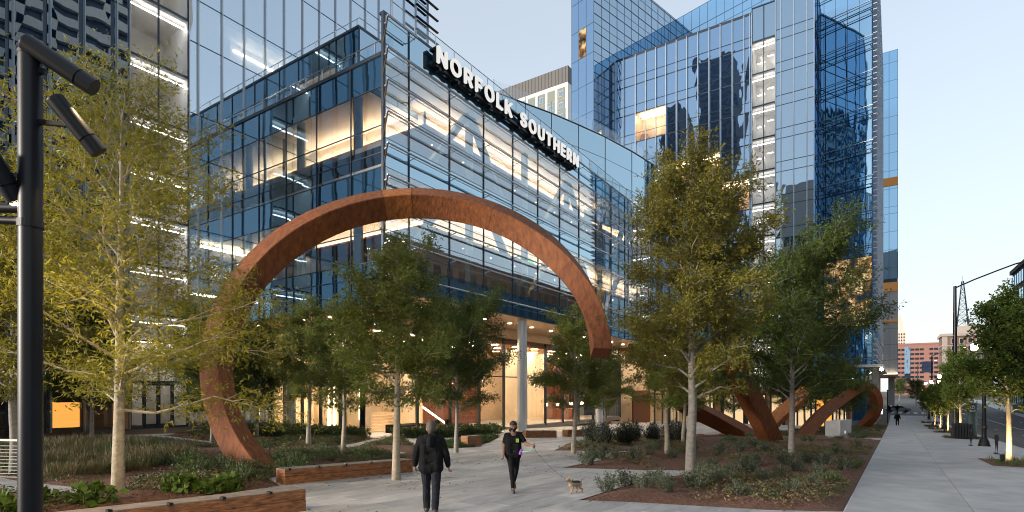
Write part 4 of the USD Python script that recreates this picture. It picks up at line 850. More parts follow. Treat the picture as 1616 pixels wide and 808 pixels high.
for y, s, r_, lb in ((55.9, .98, 1.1, 'second street tree along the kerb, behind the litter bin'), (68.5, .78, 2.6, 'third street tree along the kerb, just past the sign pillar'), (79.5, .74, 4.1, 'fourth street tree along the kerb'),
                    (90.5, .72, 5.3, 'fifth street tree along the kerb'), (101.5, .72, .3, 'sixth street tree along the kerb'), (112.5, .72, 1.7, 'seventh street tree along the kerb'), (123.5, .7, 3.2, 'last street tree before the far crossing')):
    copy(st, lb, (tx(y), y, gz(y)), r_, s)
for k, (x, y, s, lb) in enumerate(((19.3, 66, 1.0, 'street tree across the road, nearest to the right edge'), (19.8, 84, 1.1, 'second street tree across the road'), (20.5, 104, 1.1, 'third street tree across the road'), (21, 124, 1.15, 'fourth street tree across the road, before the dark stone building'),
                                 (8, 170, .72, 'dark tree past the far crossing, left of the lamps'), (14, 185, .8, 'dark tree past the far crossing, under the brick building'), (6, 225, .8, 'distant tree beside the street, left'), (20, 230, .85, 'distant tree beside the street, right'))):
    copy(deep if k > 3 else st, lb, (x, y, gz(y)), k*1.3, s, group='trees across the road and beyond')

# ------------------------------------------------------------------ plants
def bush(name, label, cat, group, seed, h, r0, nst, nlf, ll, lw, leafmat, loc, rz=0.0, sc=1.0):
    r = np.random.default_rng(seed); T = thing(name, label, cat, group, loc, rz, sc)
    wood = MB(); P, D = [], []
    for k in range(nst):
        a = r.random()*6.283; rr = r0*math.sqrt(r.random()); top = np.array([math.cos(a)*rr, math.sin(a)*rr, h*(1 - .45*(rr/r0)**2)*r.uniform(.7, 1.05)])
        b = np.array([math.cos(a)*rr*.25, math.sin(a)*rr*.25, -.05]); mid = (b+top)/2 + r.normal(0, .03, 3)
        wood.tube([b, mid, top], [.007, .005, .002], 4, False)
        m = max(3, int(nlf*(.6+.8*r.random()))); u = r.uniform(.25, 1, m)
        P.append(np.where((u < .5)[:, None], b+(mid-b)*(2*u)[:, None], mid+(top-mid)*(2*u-1)[:, None]) + r.normal(0, r0*.09, (m, 3))); D.append(np.repeat((top-b)[None], m, 0))
    P, D = np.vstack(P), np.vstack(D); P[:, 2] = np.maximum(P[:, 2], .02); m = len(P)
    D = D/np.linalg.norm(D, axis=1, keepdims=True)*.4 + r.normal(0, .6, (m, 3)); D /= np.linalg.norm(D, axis=1, keepdims=True)
    S = np.cross(D, r.normal(0, 1, (m, 3))); S /= np.linalg.norm(S, axis=1, keepdims=True)
    l = ll*r.uniform(.7, 1.25, (m, 1)); w = lw*r.uniform(.7, 1.2, (m, 1))
    v = np.stack([P, P+D*l*.45+S*w*.5, P+D*l, P+D*l*.45-S*w*.5], 1).reshape(-1, 3); i = np.arange(m)[:, None]*4
    wood.build('stem', Mx['bark_grey'], T); put('foliage', (v, np.vstack([i+[0,1,2], i+[0,2,3]])), Mx[leafmat], T)
    return T
rng = np.random.default_rng(77)
SR = [(-5.62,12.61),(-5.54,13.62),(-4.77,12.93),(-4.73,14.0),(-4.21,12.91),(-3.79,14.1),(-3.66,15.17),(-3.61,16.79),(-3.41,18.04),(-2.62,16.47),(-2.44,18.3),(-2.14,19.93),(-1.39,16.47),(-1.62,22.71),(-1.46,27.88),(-1.0,34.86),(-1.7,14.59),(-2.69,13.47),(-1.53,19.07),(-2.25,22.95),(-2.73,21.73),(-3.57,20.5),(-4.56,18.48),(-1.53,46.0),(-.81,51.64),(-.98,21.58)]
SR2 = [(-9.63,20.34),(-8.61,19.3),(-8.63,20.57),(-7.77,20.06),(-7.84,21.99),(-6.79,21.58),(-8.6,25.18),(-6.67,23.81),(-5.45,24.19),(-5.32,26.7),(-5.14,28.71),(-4.28,26.84),(-8.4,17.23),(-12.0,23.57),(-12.1,24.67)]
g1 = bush('grey_shrub', 'loose grey green shrub growing from the bark mulch of the right hand beds', 'shrub', 'grey green shrubs in the mulch beds', 31, .52, .34, 26, 26, .055, .032, 'shrub_grey', (*SR[0], bedz(ZR, *SR[0])))
for x, y in SR[1:] + SR2: copy(g1, g1.GetCustomDataByKey('label'), (x, y, bedz(ZR if y < 47 else ZR2, x, y) - .02), rng.random()*6.28, (sc := rng.uniform(.75, 1.35)))
extra = []
while len(extra) < 46:
    y = 13 + 72*rng.random()**1.3; x = rng.uniform(-14, 1)
    pt = shapely.Point(x, y)
    if (BED_R.buffer(-.35).contains(pt) or BED_R2.buffer(-.35).contains(pt)) and all(math.hypot(x-a, y-b) > .55 for a, b in extra + SR + SR2): extra.append((x, y))
g2 = bush('green_shrub', 'low green shrub scattered over the right hand mulch beds', 'shrub', 'low green shrubs scattered in the mulch beds', 32, .40, .36, 24, 24, .06, .03, 'shrub_green', (*extra[0], bedz(ZR if extra[0][1] < 47 else ZR2, *extra[0]) - .02))
for x, y in extra[1:]: copy(g2, g2.GetCustomDataByKey('label'), (x, y, bedz(ZR if y < 47 else ZR2, x, y) - .02), rng.random()*6.28, rng.uniform(.6, 1.25))
DK = [(-12.72,26.78),(-11.62,25.9),(-11.07,27.22),(-11.41,29.44),(-10.66,30.5),(-10.0,31.62),(-9.3,30.9)]
dk = bush('dark_shrub', 'round nearly black evergreen shrub at the left end of its row, behind the paving finger', 'shrub', 'dark evergreen shrubs in a row', 33, 1.25, .62, 90, 40, .075, .04, 'shrub_dark', (*DK[0], bedz(ZR, *DK[0])))
for (x, y), lb in zip(DK[1:], ('second dark evergreen shrub from the left end of its row', 'third dark evergreen shrub from the left end of its row', 'middle dark evergreen shrub of the row behind the paving finger', 'dark evergreen shrub just left of the thin oak trunk, fifth of its row', 'dark evergreen shrub sixth of its row, beside the tallest oak', 'dark evergreen shrub at the right end of its row')): copy(dk, lb, (x, y, bedz(ZR, x, y) - .03), rng.random()*6.28, rng.uniform(.85, 1.1))
LM = [(-12.76,5.9),(-12.5,6.4),(-12.95,6.3),(-12.6,7.0),(-12.75,4.4),(-12.85,3.1),(-13.1,3.7)]
lm = bush('broadleaf_plant', 'bright broadleaf plant right of the nearest pale trunk, leftmost of that clump', 'plant', 'bright broadleaf plants behind the front bench', 34, .34, .34, 26, 6, .17, .13, 'shrub_lime', (*LM[0], bedz(ZL, *LM[0])))
for (x, y), lb in zip(LM[1:], ('bright broadleaf plant in the clump behind the front bench, second from the right', 'bright broadleaf plant in the middle of the clump behind the front bench', 'bright broadleaf plant at the right end of the clump, nearest the arch foot', 'bright broadleaf plant just left of the nearest pale trunk', 'bright broadleaf plant left of the black pole in the corner', 'bright broadleaf plant just right of the black pole')): copy(lm, lb, (x, y, bedz(ZL, x, y) - .02), rng.random()*6.28, rng.uniform(.8, 1.15))
LS = [(-15.01,10.51),(-13.95,9.6),(-13.9,8.5),(-14.99,11.68),(-16.62,8.08),(-18.62,8.47),(-15.56,8.43),(-14.09,8.14),(-17.4,7.41),(-17.18,6.68),(-15.18,7.54),(-13.19,7.6),(-14.31,9.9),(-19.5,7.2),(-20.6,9.0),(-22.2,8.1),(-16.2,10.6),(-18.0,11.0),(-16.6,12.6),(-15.3,13.4)]
ls = bush('bed_shrub', 'dark green low shrub in the left hand bed around the arch leg', 'shrub', 'low shrubs in the left hand bed', 35, .48, .40, 30, 26, .06, .03, 'shrub_green', (*LS[0], bedz(ZL, *LS[0])))
for x, y in LS[1:]: copy(ls, ls.GetCustomDataByKey('label'), (x, y, bedz(ZL, x, y) - .02), rng.random()*6.28, rng.uniform(.75, 1.3))

def tuft_mesh(seed, n, h, r, lw, blade):
    rr = np.random.default_rng(seed); a = rr.random(n)*6.283; R = r*np.sqrt(rr.random(n))
    b = np.c_[np.cos(a)*R, np.sin(a)*R, np.zeros(n)]
    d = np.c_[rr.normal(0, .45, n), rr.normal(0, .45, n), np.ones(n)]; d /= np.linalg.norm(d, axis=1, keepdims=True)
    if not blade: b[:, 2] = rr.random(n)*h*.8; d = rr.normal(0, 1, (n, 3)); d[:, 2] = abs(d[:, 2])*.6; d /= np.linalg.norm(d, axis=1, keepdims=True)
    s = np.cross(d, rr.normal(0, 1, (n, 3))); s /= np.linalg.norm(s, axis=1, keepdims=True)
    L = (h if blade else lw*2.2)*rr.uniform(.6, 1.2, (n, 1)); w = lw*rr.uniform(.7, 1.2, (n, 1))
    v = np.stack([b - s*w*.3, b + d*L*.5 + s*w*.5, b + d*L, b + d*L*.5 - s*w*.5], 1).reshape(-1, 3); i = np.arange(n)[:, None]*4
    return v, np.vstack([i+[0,1,2], i+[0,2,3]])
def scatter(name, poly, zf, n, protos, mats, seed, label, cat, dens=None, smin=.7, smax=1.4):
    rr = np.random.default_rng(seed); x0, y0, x1, y1 = poly.bounds; pts = []
    while len(pts) < n:
        x, y = rr.uniform(x0, x1, 4000), rr.uniform(y0, y1, 4000)
        ok = shapely.contains_xy(poly, x, y)
        if dens is not None: ok &= rr.random(4000) < dens(x, y)
        pts += list(zip(x[ok], y[ok]))
    pts = np.array(pts[:n]); z = zf(pts[:, 0], pts[:, 1]); z = np.where(np.isfinite(z), z, gz(pts[:, 1]))
    pi = UsdGeom.PointInstancer.Define(stage, newpath(name)); base = pi.GetPath().pathString
    tg = []
    for k, (pm, mm) in enumerate(zip(protos, mats)):
        usdkit.mesh(stage, f'{base}/clump_{k+1:03d}' if k else f'{base}/clump', pm, mm); tg.append(f'{base}/clump_{k+1:03d}' if k else f'{base}/clump')
    pi.CreatePrototypesRel().SetTargets([Sdf.Path(t) for t in tg])
    pi.CreatePositionsAttr(Vt.Vec3fArray.FromNumpy(np.c_[pts, z - .01].astype(np.float32)))
    pi.CreateProtoIndicesAttr(Vt.IntArray.FromNumpy(rr.integers(0, len(tg), n).astype(np.int32)))
    a = rr.random(n)*6.283
    pi.CreateOrientationsAttr(Vt.QuathArray([Gf.Quath(float(math.cos(t/2)), 0, 0, float(math.sin(t/2))) for t in a]))
    s = rr.uniform(smin, smax, n); pi.CreateScalesAttr(Vt.Vec3fArray.FromNumpy(np.c_[s, s, s].astype(np.float32)))
    tag(pi, label, cat, kind='stuff')
GC = [tuft_mesh(1, 26, .16, .14, .035, False), tuft_mesh(2, 22, .20, .15, .032, False), tuft_mesh(3, 30, .13, .16, .03, False)]
GR = [tuft_mesh(5, 40, .30, .13, .012, True), tuft_mesh(6, 36, .38, .15, .012, True)]
CH = [MB().box(-.03, .03, -.009, .009, 0, .01).arr(), MB().box(-.02, .02, -.012, .012, 0, .014).arr(), MB().bar((-.03, -.01, .0), (.03, .012, .02), .014, .008).arr()]
nz2 = lambda sc_, th: (lambda x, y: np.clip((meshkit.fbm(np.c_[x*sc_, y*sc_, np.zeros(len(x))], 3, 9) - th) * 5, .02, 1))
scatter('ground_cover', BED_R.buffer(-.25), ZR, 1700, GC, [Mx['ground_brown'], Mx['ground_brown'], Mx['ground_green']], 41, 'sparse brownish ground cover between the shrubs of the right bed', 'ground cover', nz2(.35, .48))
scatter('ground_cover', BED_R2.buffer(-.2), ZR2, 1500, GC, [Mx['ground_green'], Mx['ground_brown'], Mx['ground_green']], 42, 'ground cover in the far bed beside the pavement', 'ground cover', nz2(.35, .45))
LB_ = BEDL_PARTS[0]
scatter('ground_cover', LB_.buffer(-.2), ZL, 5200, GC, [Mx['ground_green'], Mx['ground_brown'], Mx['ground_green']], 43, 'low green and brown ground cover of the left bed', 'ground cover', nz2(.3, .40))
scatter('ground_cover', BED_M.buffer(-.15), ZM, 1500, GC, [Mx['shrub_green'], Mx['shrub_green'], Mx['ground_green']], 44, 'dense green ground cover of the narrow bed in front of the lobby', 'ground cover')
lobby_strip = Polygon([(-34, 17.2), (-27.4, 17.2), (-24.2, 21.0), (-24.6, 22.0), (-34, 22.0)]).union(Polygon([(-24.4, 23.5), (-23.2, 23.0), (-20.9, 27.6), (-22.6, 33), (-24.6, 33)]))
scatter('hedge', lobby_strip, lambda x, y: gz(y), 1900, [tuft_mesh(8, 46, .55, .2, .06, False), tuft_mesh(9, 40, .62, .2, .06, False)], [Mx['shrub_green'], Mx['ground_green']], 45, 'knee high leafy planting along the foot of the lobby glass', 'planting')
scatter('tall_grass', Polygon([(-27, 5.2), (-17.0, 5.0), (-16.6, 6.8), (-19, 9.6), (-27, 10.5)]), lambda x, y: ZL(x, y), 650, GR, [Mx['grass_blade'], Mx['ground_brown']], 46, 'soft tall grass in the left bed behind the railing', 'grass', nz2(.5, .4))
scatter('bark_chips', Polygon([(-5.5, 11.2), (-.75, 13.4), (-.5, 26), (-6, 26), (-5.0, 17.6)]), ZR, 9000, CH, [Mx['bark_chip'], Mx['mulch'], Mx['bark_chip']], 47, 'loose bark chips over the front right bed', 'bark mulch')
scatter('bark_chips', Polygon([(-12.6, 5.0), (-12.3, 8.1), (-13.9, 8.9), (-13.3, 13), (-16.5, 13), (-18, 7), (-14.5, 5.6)]), ZL, 6000, CH, [Mx['bark_chip'], Mx['mulch'], Mx['bark_chip']], 48, 'loose bark chips over the left bed around the arch leg', 'bark mulch')

LFM = [(np.array([(0,-.012,.004),(.05,0,.012),(0,.014,.006),(-.045,0,.003)]), np.array([[0,1,2],[0,2,3]])), (np.array([(0,-.02,.004),(.04,0,.02),(0,.02,.01),(-.035,0,.002)]), np.array([[0,1,2],[0,2,3]]))]
scatter('fallen_leaves', paved.intersection(sbox(-14, 5, 1.5, 30)), lambda x, y: gz(y) + .012, 900, LFM, [Mx['leaf_yellow'], Mx['bark_chip']], 49, 'a few dry leaves fallen on the paving', 'leaves', nz2(.6, .5))
# ------------------------------------------------------------------ timber benches, block, rail
def beam(label, a, b, w, h, group='timber beam benches', bolts=3):
    a, b = np.array(a, float), np.array(b, float); d = (b-a); L_ = np.linalg.norm(d); d /= L_; n = np.array([-d[1], d[0]])
    T = thing('timber_bench', label, 'bench', group)
    def seg(o0, o1, z0, z1, mt, nm):
        P = [(*(a + n*o0), gz(a[1])+z0), (*(b + n*o0), gz(b[1])+z0), (*(b + n*o1), gz(b[1])+z0), (*(a + n*o1), gz(a[1])+z0)]
        Q = [(p[0], p[1], p[2] - z0 + z1) for p in P]
        MB().add(P + Q, BOXF).build(nm, Mx[mt], T)
    seg(0, w, -.05, h*.54, 'timber', 'beam'); seg(.012, w, h*.54+.008, h, 'timber', 'beam'); seg(.02, w-.02, h+.001, h+.02, 'timber_top', 'seat_board')
    for k in range(bolts):
        q = a + d*L_*(k+.12)/bolts; MB().box(q[0]-.05, q[0]+.05, q[1]-.03, q[1]+.03, gz(q[1])+h+.005, gz(q[1])+h+.05).build('skate_stop', Mx['black_metal'], T)
beam('thick timber beam bench in the bottom left corner, nearest to the viewer', (-9.72, 2.6), (-9.2, 6.62), .5, .40, bolts=5)
beam('long timber beam bench edging the left bed, behind the walking man', (-12.43, 8.34), (-11.85, 12.3), .5, .36, bolts=5)
beam('timber beam bench close to the lobby glass, under the lit stair', (-24.9, 26.2), (-23.2, 29.9), .5, .55)
beam('short timber beam end beside the narrow green bed, behind the woman', (-16.5, 20.9), (-16.35, 21.8), .5, .5, bolts=1)
beam('timber beam bench at the foot of the steel column', (-18.4, 29.2), (-17.2, 31.0), .5, .42, bolts=2)
beam('timber beam bench near the lobby doors, behind the lone oak', (-17.0, 32.2), (-16.5, 34.6), .5, .42, bolts=2)
T = thing('concrete_block', 'grey concrete block seat in the mulch bed near the pavement', 'block')
put('block', (np.array([(-3.25, 46.9, -1.6), (-2.25, 46.0, -1.6), (-1.6, 46.9, -1.6), (-2.6, 47.8, -1.6), (-3.25, 46.9, -.12), (-2.25, 46.0, -.02), (-1.6, 46.9, .06), (-2.6, 47.8, -.02)]), BOXF), Mx['concrete'], T)
MB().box(-2.0, -1.9, 46.3, 46.42, -.95, -.75).build('plate', Mx['sign_white'], T)
for k, (x, y) in enumerate(((-6.0, 46.6), (-4.6, 47.3), (-3.4, 47.7), (-2.0, 48.2), (-.6, 52.6), (-.5, 60), (-.45, 66.5), (-.3, 78))):
    put('stepping_slab', sheet(Polygon([(x-.5, y-.35), (x+.5, y-.35), (x+.5, y+.35), (x-.5, y+.35)]), .06 if y < 50 else .05, .1), Mx['slab_2'], **dict(label='pale paving slab crossing the mulch bed towards the pavement', cat='paving slab', group='pale stepping slabs across the beds'))
T = thing('railing', 'low silver railing of thin horizontal bars beside the path at lower left', 'railing')
A_, B_ = np.array([-17.35, 4.62]), np.array([-20.2, 2.9])
for k in range(4):
    q = lrp(A_, B_, k/3); MB().box(q[0]-.025, q[0]+.025, q[1]-.025, q[1]+.025, gz(q[1])-.05, gz(q[1])+.98).build('post', Mx['rail_white'], T)
MB().bar((*A_, .92), (*B_, .95), .06, .05).build('top_rail', Mx['rail_white'], T)
for j in range(10): MB().tube([(*A_, .01 + .085*j), (*B_, .04 + .085*j)], .009, 6).build('bar', Mx['rail_white'], T)

# ------------------------------------------------------------------ black spotlight pole at the left
pl = thing('spotlight_pole', 'tall black steel pole with tube shaped spotlights on short arms, left foreground', 'light pole')
px_, py_ = -7.66, 2.06
MB().tube([(px_, py_, -.1), (px_, py_, 5.80)], .108, 24).build('pole', Mx['black_metal'], pl, smooth=40)
MB().lathe([(0, 5.83), (.10, 5.83), (.112, 5.80), (.112, 5.76)], (px_, py_, 0), 24).build('pole_cap', Mx['black_metal'], pl)
MB().box(px_+.02, px_+.13, py_-.14, py_-.06, .45, .75).build('access_hatch', Mx['totem_grey'], pl)
MB().lathe([(.115, 3.9), (.118, 3.9), (.118, 3.98), (.115, 3.98)], (px_, py_, 0), 20).build('collar', Mx['black_metal'], pl)
RT, UPv, FW = np.array([CS, SN, 0]), np.array([0, 0, 1.]), np.array([-SN, CS, 0])
def head(cr, cu, cf, ax, L_, rr, lit, name='spotlight_head'):
    c = np.array([px_, py_, 0]) + RT*cr + UPv*cu + FW*cf; d = RT*ax[0] + UPv*ax[1] + FW*ax[2]; d = d/np.linalg.norm(d); p, q = c - d*L_/2, c + d*L_/2
    h_ = MB().tube([p, p + d*.02, q - d*.17, q - d*.165, q - d*.155, q - d*.15, q], [rr*.94, rr, rr, rr*.9, rr*.9, rr*1.02, rr*.98], 24).build(name, Mx['black_metal'], pl, smooth=35)
    MB().tube([p - d*.004, p + d*.001], rr*.84, 20).build('end_cap', Mx['totem_grey'], h_)
    if lit:
        l = UsdLux.DiskLight.Define(stage, newpath('lamp', pl)); l.CreateRadiusAttr(rr*.8); l.CreateIntensityAttr(lit*G); l.CreateColorAttr(Gf.Vec3f(1.0, .70, .36)); l.CreateNormalizeAttr(False)
        UsdLux.ShapingAPI.Apply(l.GetPrim()); sh = UsdLux.ShapingAPI(l.GetPrim()); sh.CreateShapingConeAngleAttr(34.0); sh.CreateShapingConeSoftnessAttr(.6)
        l.AddTransformOp().Set(look_matrix(q + d*.012, -d))
    return c
SPOT = 700.0
head(.31, 5.68, .02, (.80, -.52, .30), .72, .098, SPOT)
MB().bar((px_, py_, 5.60), np.array([px_, py_, 5.60]) + RT*.16, .06, .05).build('arm', Mx['black_metal'], pl)
head(.49, 5.02, .02, (.50, -.78, .36), .62, .092, SPOT)
MB().bar(np.array([px_, py_, 5.06]), np.array([px_, py_, 5.02]) + RT*.42, .05, .045).build('arm', Mx['black_metal'], pl)
head(-.20, 4.42, -.12, (.22, -.86, .46), .52, .098, SPOT)
head(-1.05, 4.0, .25, (-.34, -.34, .93), .62, .092, 3600.0)
MB().bar(np.array([px_, py_, 4.45]), np.array([px_, py_, 4.45]) - RT*.22 - FW*.1, .05, .045).build('arm', Mx['black_metal'], pl)
MB().tube([np.array([px_, py_, 4.12]), np.array([px_, py_, 4.12]) - RT*.75], .055, 14).build('arm', Mx['black_metal'], pl, smooth=40)
MB().tube([np.array([px_, py_, 3.98]), np.array([px_, py_, 3.98]) - RT*.16, np.array([px_, py_, 4.0]) - RT*.75], [.07, .045, .04], 14).build('arm', Mx['black_metal'], pl, smooth=40)

# ------------------------------------------------------------------ street furniture
def lamp_post(label, loc):
    T = thing('lamp_post', label, 'lamp post', 'green black lamp posts with paired globes', loc)
    MB().lathe([(.30, -.05), (.30, .10), (.27, .16), (.25, .30), (.20, .42), (.15, .50), (.12, .62), (.115, 1.05), (.155, 1.12), (.155, 1.22), (.11, 1.28), (.095, 2.6), (.08, 5.5), (.11, 5.6), (.05, 5.75), (.02, 6.0), (0, 6.02)], n=20).build('post', Mx['green_black'], T, smooth=35)
    MB().lathe([(.34, -.06), (.34, .04), (0, .04)], n=20).build('base_ring', Mx['concrete'], T)
    MB().lathe([(.16, 1.14), (.165, 1.2), (.16, 1.2)], n=14).build('band', Mx['bronze'], T)
    for s in (-1, 1):
        MB().tube([(0, 0, 5.45), (s*.2, 0, 5.62), (s*.42, 0, 5.6), (s*.45, 0, 5.72)], .028, 8).build('arm', Mx['green_black'], T, smooth=40)
        MB().lathe([(0, 5.74), (.11, 5.76), (.19, 5.90), (.20, 6.02), (.14, 6.16), (0, 6.2)], (s*.45, 0, 0), 14).build('globe', Mx['globe_lamp'], T, smooth=50)
        MB().lathe([(.15, 6.16), (.10, 6.24), (.02, 6.3), (0, 6.36)], (s*.45, 0, 0), 12).build('globe_cap', Mx['green_black'], T)
    return T
l0 = lamp_post('nearest green black lamp post with glowing globes, between the hoops', (5.29, 42.93, gz(42.9)))
for y, lb in ((62, 'second globe lamp post along the kerb'), (78, 'third globe lamp post along the kerb'), (96, 'fourth globe lamp post along the kerb'), (113, 'fifth globe lamp post along the kerb, smallest')): copy(l0, lb, (sx(y)+5.3, y, gz(y)))
def cobra(label, loc):
    T = thing('street_light', label, 'street light', 'tall dark street lights with curved arms', loc)
    MB().tube([(0, 0, 0), (0, 0, .3), (0, 0, .32), (0, 0, 6), (0, 0, 12.1)], [.19, .19, .16, .14, .11], 12).build('pole', Mx['black_metal'], T, smooth=40)
    MB().lathe([(.28, -.05), (.28, .5), (.2, .7), (.18, 1.0)], n=14).build('base', Mx['black_metal'], T, smooth=40)
    MB().tube([(0, 0, 11.95), (1.2, 0, 12.5), (2.6, 0, 13.05), (3.6, 0, 13.42), (4.2, 0, 13.55)], .055, 8).build('arm', Mx['black_metal'], T, smooth=40)
    MB().add(*MB().bar((4.0, 0, 13.55), (5.2, 0, 13.62), .26, .10).arr()).build('lamp_head', Mx['black_metal'], T)
    MB().box(4.75, 5.22, -.11, .11, 13.47, 13.53).build('lamp', Mx['cobra_lamp'], T)
    return T
c0 = cobra('nearest tall street light, its arm reaching over the road', (5.15, 56.25, gz(56.3)))
copy(c0, 'second tall street light, smaller, in front of the white tower', (8.6, 131.5, gz(131)), 0, .95); copy(c0, 'farthest tall street light in front of the brick building', (11.5, 236, gz(236)), 0, 1.0)
T = thing('litter_bin', 'black square litter bin with open top beside the second street tree', 'bin', loc=(5.35, 53.8, gz(53.8)))
for a in range(4):
    for k in range(7):
        o = -.5 + k*.1667; p = [(o, -.52), (.52, o), (o, .52), (-.52, o)][a]
        MB().box(p[0]-.05, p[0]+.05, p[1]-.05, p[1]+.05, .05, 1.12).build('slat', Mx['black_metal'], T)
MB().box(-.46, .46, -.46, .46, .02, 1.0).build('liner', Mx['core_dark'], T); MB().box(-.56, .56, -.56, -.42, 1.12, 1.18).box(-.56, .56, .42, .56, 1.12, 1.18).box(-.56, -.42, -.42, .42, 1.12, 1.18).box(.42, .56, -.42, .42, 1.12, 1.18).build('rim', Mx['black_metal'], T)
T = thing('sign_pillar', 'dark grey information pillar with a round white emblem near its top', 'sign', loc=(6.35, 57.5, gz(57.5)), rz=.05)
MB().box(-.30, .30, -.09, .09, 0, 2.75).build('panel', Mx['totem_grey'], T)
ringm = MB(); g_ = np.linspace(0, 2*np.pi, 20); ringm.tube([(math.cos(a)*.14, -.1, 2.42 + math.sin(a)*.14) for a in g_], .018, 5, False); ringm.box(-.02, .02, -.108, -.092, 2.32, 2.52); ringm.box(-.02, .08, -.108, -.092, 2.46, 2.5); ringm.build('emblem', Mx['sign_white'], T)
MB().box(-.2, .2, -.1, -.092, 2.16, 2.19).box(-.16, .16, -.1, -.092, 2.08, 2.11).build('text_line', Mx['sign_white'], T)
def hoop(label, loc):
    T = thing('bike_hoop', label, 'bike rack', 'black bike hoops beside the kerb', loc)
    pts = [(0, -.22, -.05), (0, -.22, .80)] + [(0, -.22*math.cos(a), .80 + .16*math.sin(a)) for a in np.linspace(.2, math.pi-.2, 8)] + [(0, .22, .80), (0, .22, -.05)]
    MB().tube(pts, .05, 10, False).build('hoop', Mx['black_metal'], T, smooth=50)
    for s in (-1, 1): MB().lathe([(.10, -.02), (.10, .03), (.05, .05)], (0, s*.22, 0), 12).build('foot', Mx['black_metal'], T)
    return T
h0 = hoop('nearest black bike hoop, right of the first lamp post', (4.95, 36.3, gz(36.3))); copy(h0, 'second black bike hoop, left of the first lamp post', (4.75, 43.6, gz(43.6)), 0, 1.0)
pit_l = {}
for y, lb in ((30.54, 'planted pit around the nearest street tree'), (44.9 + 11, 'planted pit around the second street tree'), (68.5, 'planted pit around the third street tree'), (79.5, 'planted pit around the fourth street tree'), (90.5, 'planted pit around the fifth street tree'), (101.5, 'planted pit around the sixth street tree')):
    x = tx(y); put('tree_pit', sheet(Polygon([(x-1.15, y-2.3), (x+1.35, y-2.3), (x+1.35, y+1.6), (x-1.15, y+1.6)]), .012), Mx['mulch'], kind='structure')
    scatter('pit_planting', Polygon([(x-1.05, y-2.2), (x+1.25, y-2.2), (x+1.25, y+1.5), (x-1.05, y+1.5)]), lambda x, y: gz(y)+.01, 70, [GR[0], GC[1]], [Mx['grass_blade'], Mx['shrub_green']], int(y), 'grassy tufts in the ' + lb, 'planting', smin=.6, smax=1.0)
upl = thing('uplight', 'small black uplight at the foot of the nearest street tree', 'light', 'uplights under the street trees', (4.22, 29.7, gz(29.7)))
MB().tube([(0, 0, 0), (0, 0, .12)], .02, 6).build('stake', Mx['black_metal'], upl); MB().tube([(0, -.08, .12), (.02, .08, .34)], [.075, .08], 12).build('head', Mx['black_metal'], upl)
def uplamp(T, at_, aim, power):
    l = UsdLux.DiskLight.Define(stage, newpath('lamp', T)); l.CreateRadiusAttr(.06); l.CreateIntensityAttr(power*G); l.CreateColorAttr(Gf.Vec3f(1.0, .66, .30)); l.CreateNormalizeAttr(False)
    UsdLux.ShapingAPI.Apply(l.GetPrim()); sh = UsdLux.ShapingAPI(l.GetPrim()); sh.CreateShapingConeAngleAttr(38.0); sh.CreateShapingConeSoftnessAttr(.5)
    d = np.asarray(aim, float) - np.asarray(at_, float); l.AddTransformOp().Set(look_matrix(at_, -d/np.linalg.norm(d)))
uplamp(upl, (.0, .1, .38), (.36, .84, 2.0), 3500)
for y, lb in ((55.1, 'uplight under the second street tree'), (67.7, 'uplight under the third street tree'), (78.7, 'uplight under the fourth street tree'), (89.7, 'uplight under the fifth street tree')):
    u2 = thing('uplight', lb, 'light', 'uplights under the street trees', (tx(y)-.35, y-.0, gz(y)))
    MB().tube([(0, 0, 0), (0, 0, .12)], .02, 6).build('stake', Mx['black_metal'], u2); MB().tube([(0, -.08, .12), (.02, .08, .34)], [.075, .08], 12).build('head', Mx['black_metal'], u2)
    uplamp(u2, (.0, .1, .38), (.35, .8, 2.2), 3500)
def signal(label, loc, h=3.6):
    T = thing('traffic_light', label, 'traffic light', 'traffic lights along the street', loc)
    MB().tube([(0, 0, -.05), (0, 0, h+.6)], .07, 8).build('pole', Mx['black_metal'], T); MB().box(-.17, .17, -.32, -.08, h-.5, h+.5).build('housing', Mx['black_metal'], T)
    for k, m in enumerate(('lamp_red', 'core_dark', 'core_dark')): MB().tube([(0, -.40, h+.3-.3*k), (0, -.31, h+.3-.3*k)], .13, 12).build('lens', Mx[m], T)
signal('red traffic light beside the kerb before the far crossing', (sx(127)+6.4, 127.5, gz(127)))
signal('red traffic light across the road, seen through the nearest street tree', (19.6, 112, gz(112)), 4.6); signal('red traffic light across the road, seen through the second street tree', (18.9, 128, gz(128)), 5.2); signal('red traffic light at the middle of the far crossing', (sx(150)+5.6, 150, gz(150)), 4.2)
def car(label, loc, rz, m):
    T = thing('parked_car', label, 'car', None, loc, rz)
    prof = [(-2.2, .35), (-2.2, .8), (-1.7, .95), (-1.1, 1.42), (.6, 1.45), (1.2, 1.0), (2.1, .85), (2.2, .5), (2.2, .35)]
    put('body', trimesh.creation.extrude_polygon(Polygon(prof), 1.7).apply_transform(trimesh.transformations.rotation_matrix(math.pi/2, (1, 0, 0))).apply_translation((0, .85, 0)), Mx[m], T)
    MB().add([(-1.6, -.87, .98), (-1.05, -.87, 1.36), (.55, -.87, 1.38), (1.05, -.87, 1.0), (-1.6, .87, .98), (-1.05, .87, 1.36), (.55, .87, 1.38), (1.05, .87, 1.0)], [[0,1,2],[0,2,3],[4,6,5],[4,7,6]]).build('window', Mx['window_dark'], T)
    for x in (-1.35, 1.35):
        for y in (-.8, .8): MB().tube([(x, y-.1, .33), (x, y+.1, .33)], .33, 14).build('wheel', Mx['rubber'], T)
    for y in (-.6, .6): MB().box(-2.24, -2.18, y-.18, y+.18, .68, .8).build('tail_light', Mx['lamp_red'] if m == 'car_dark' else Mx['window_dark'], T)
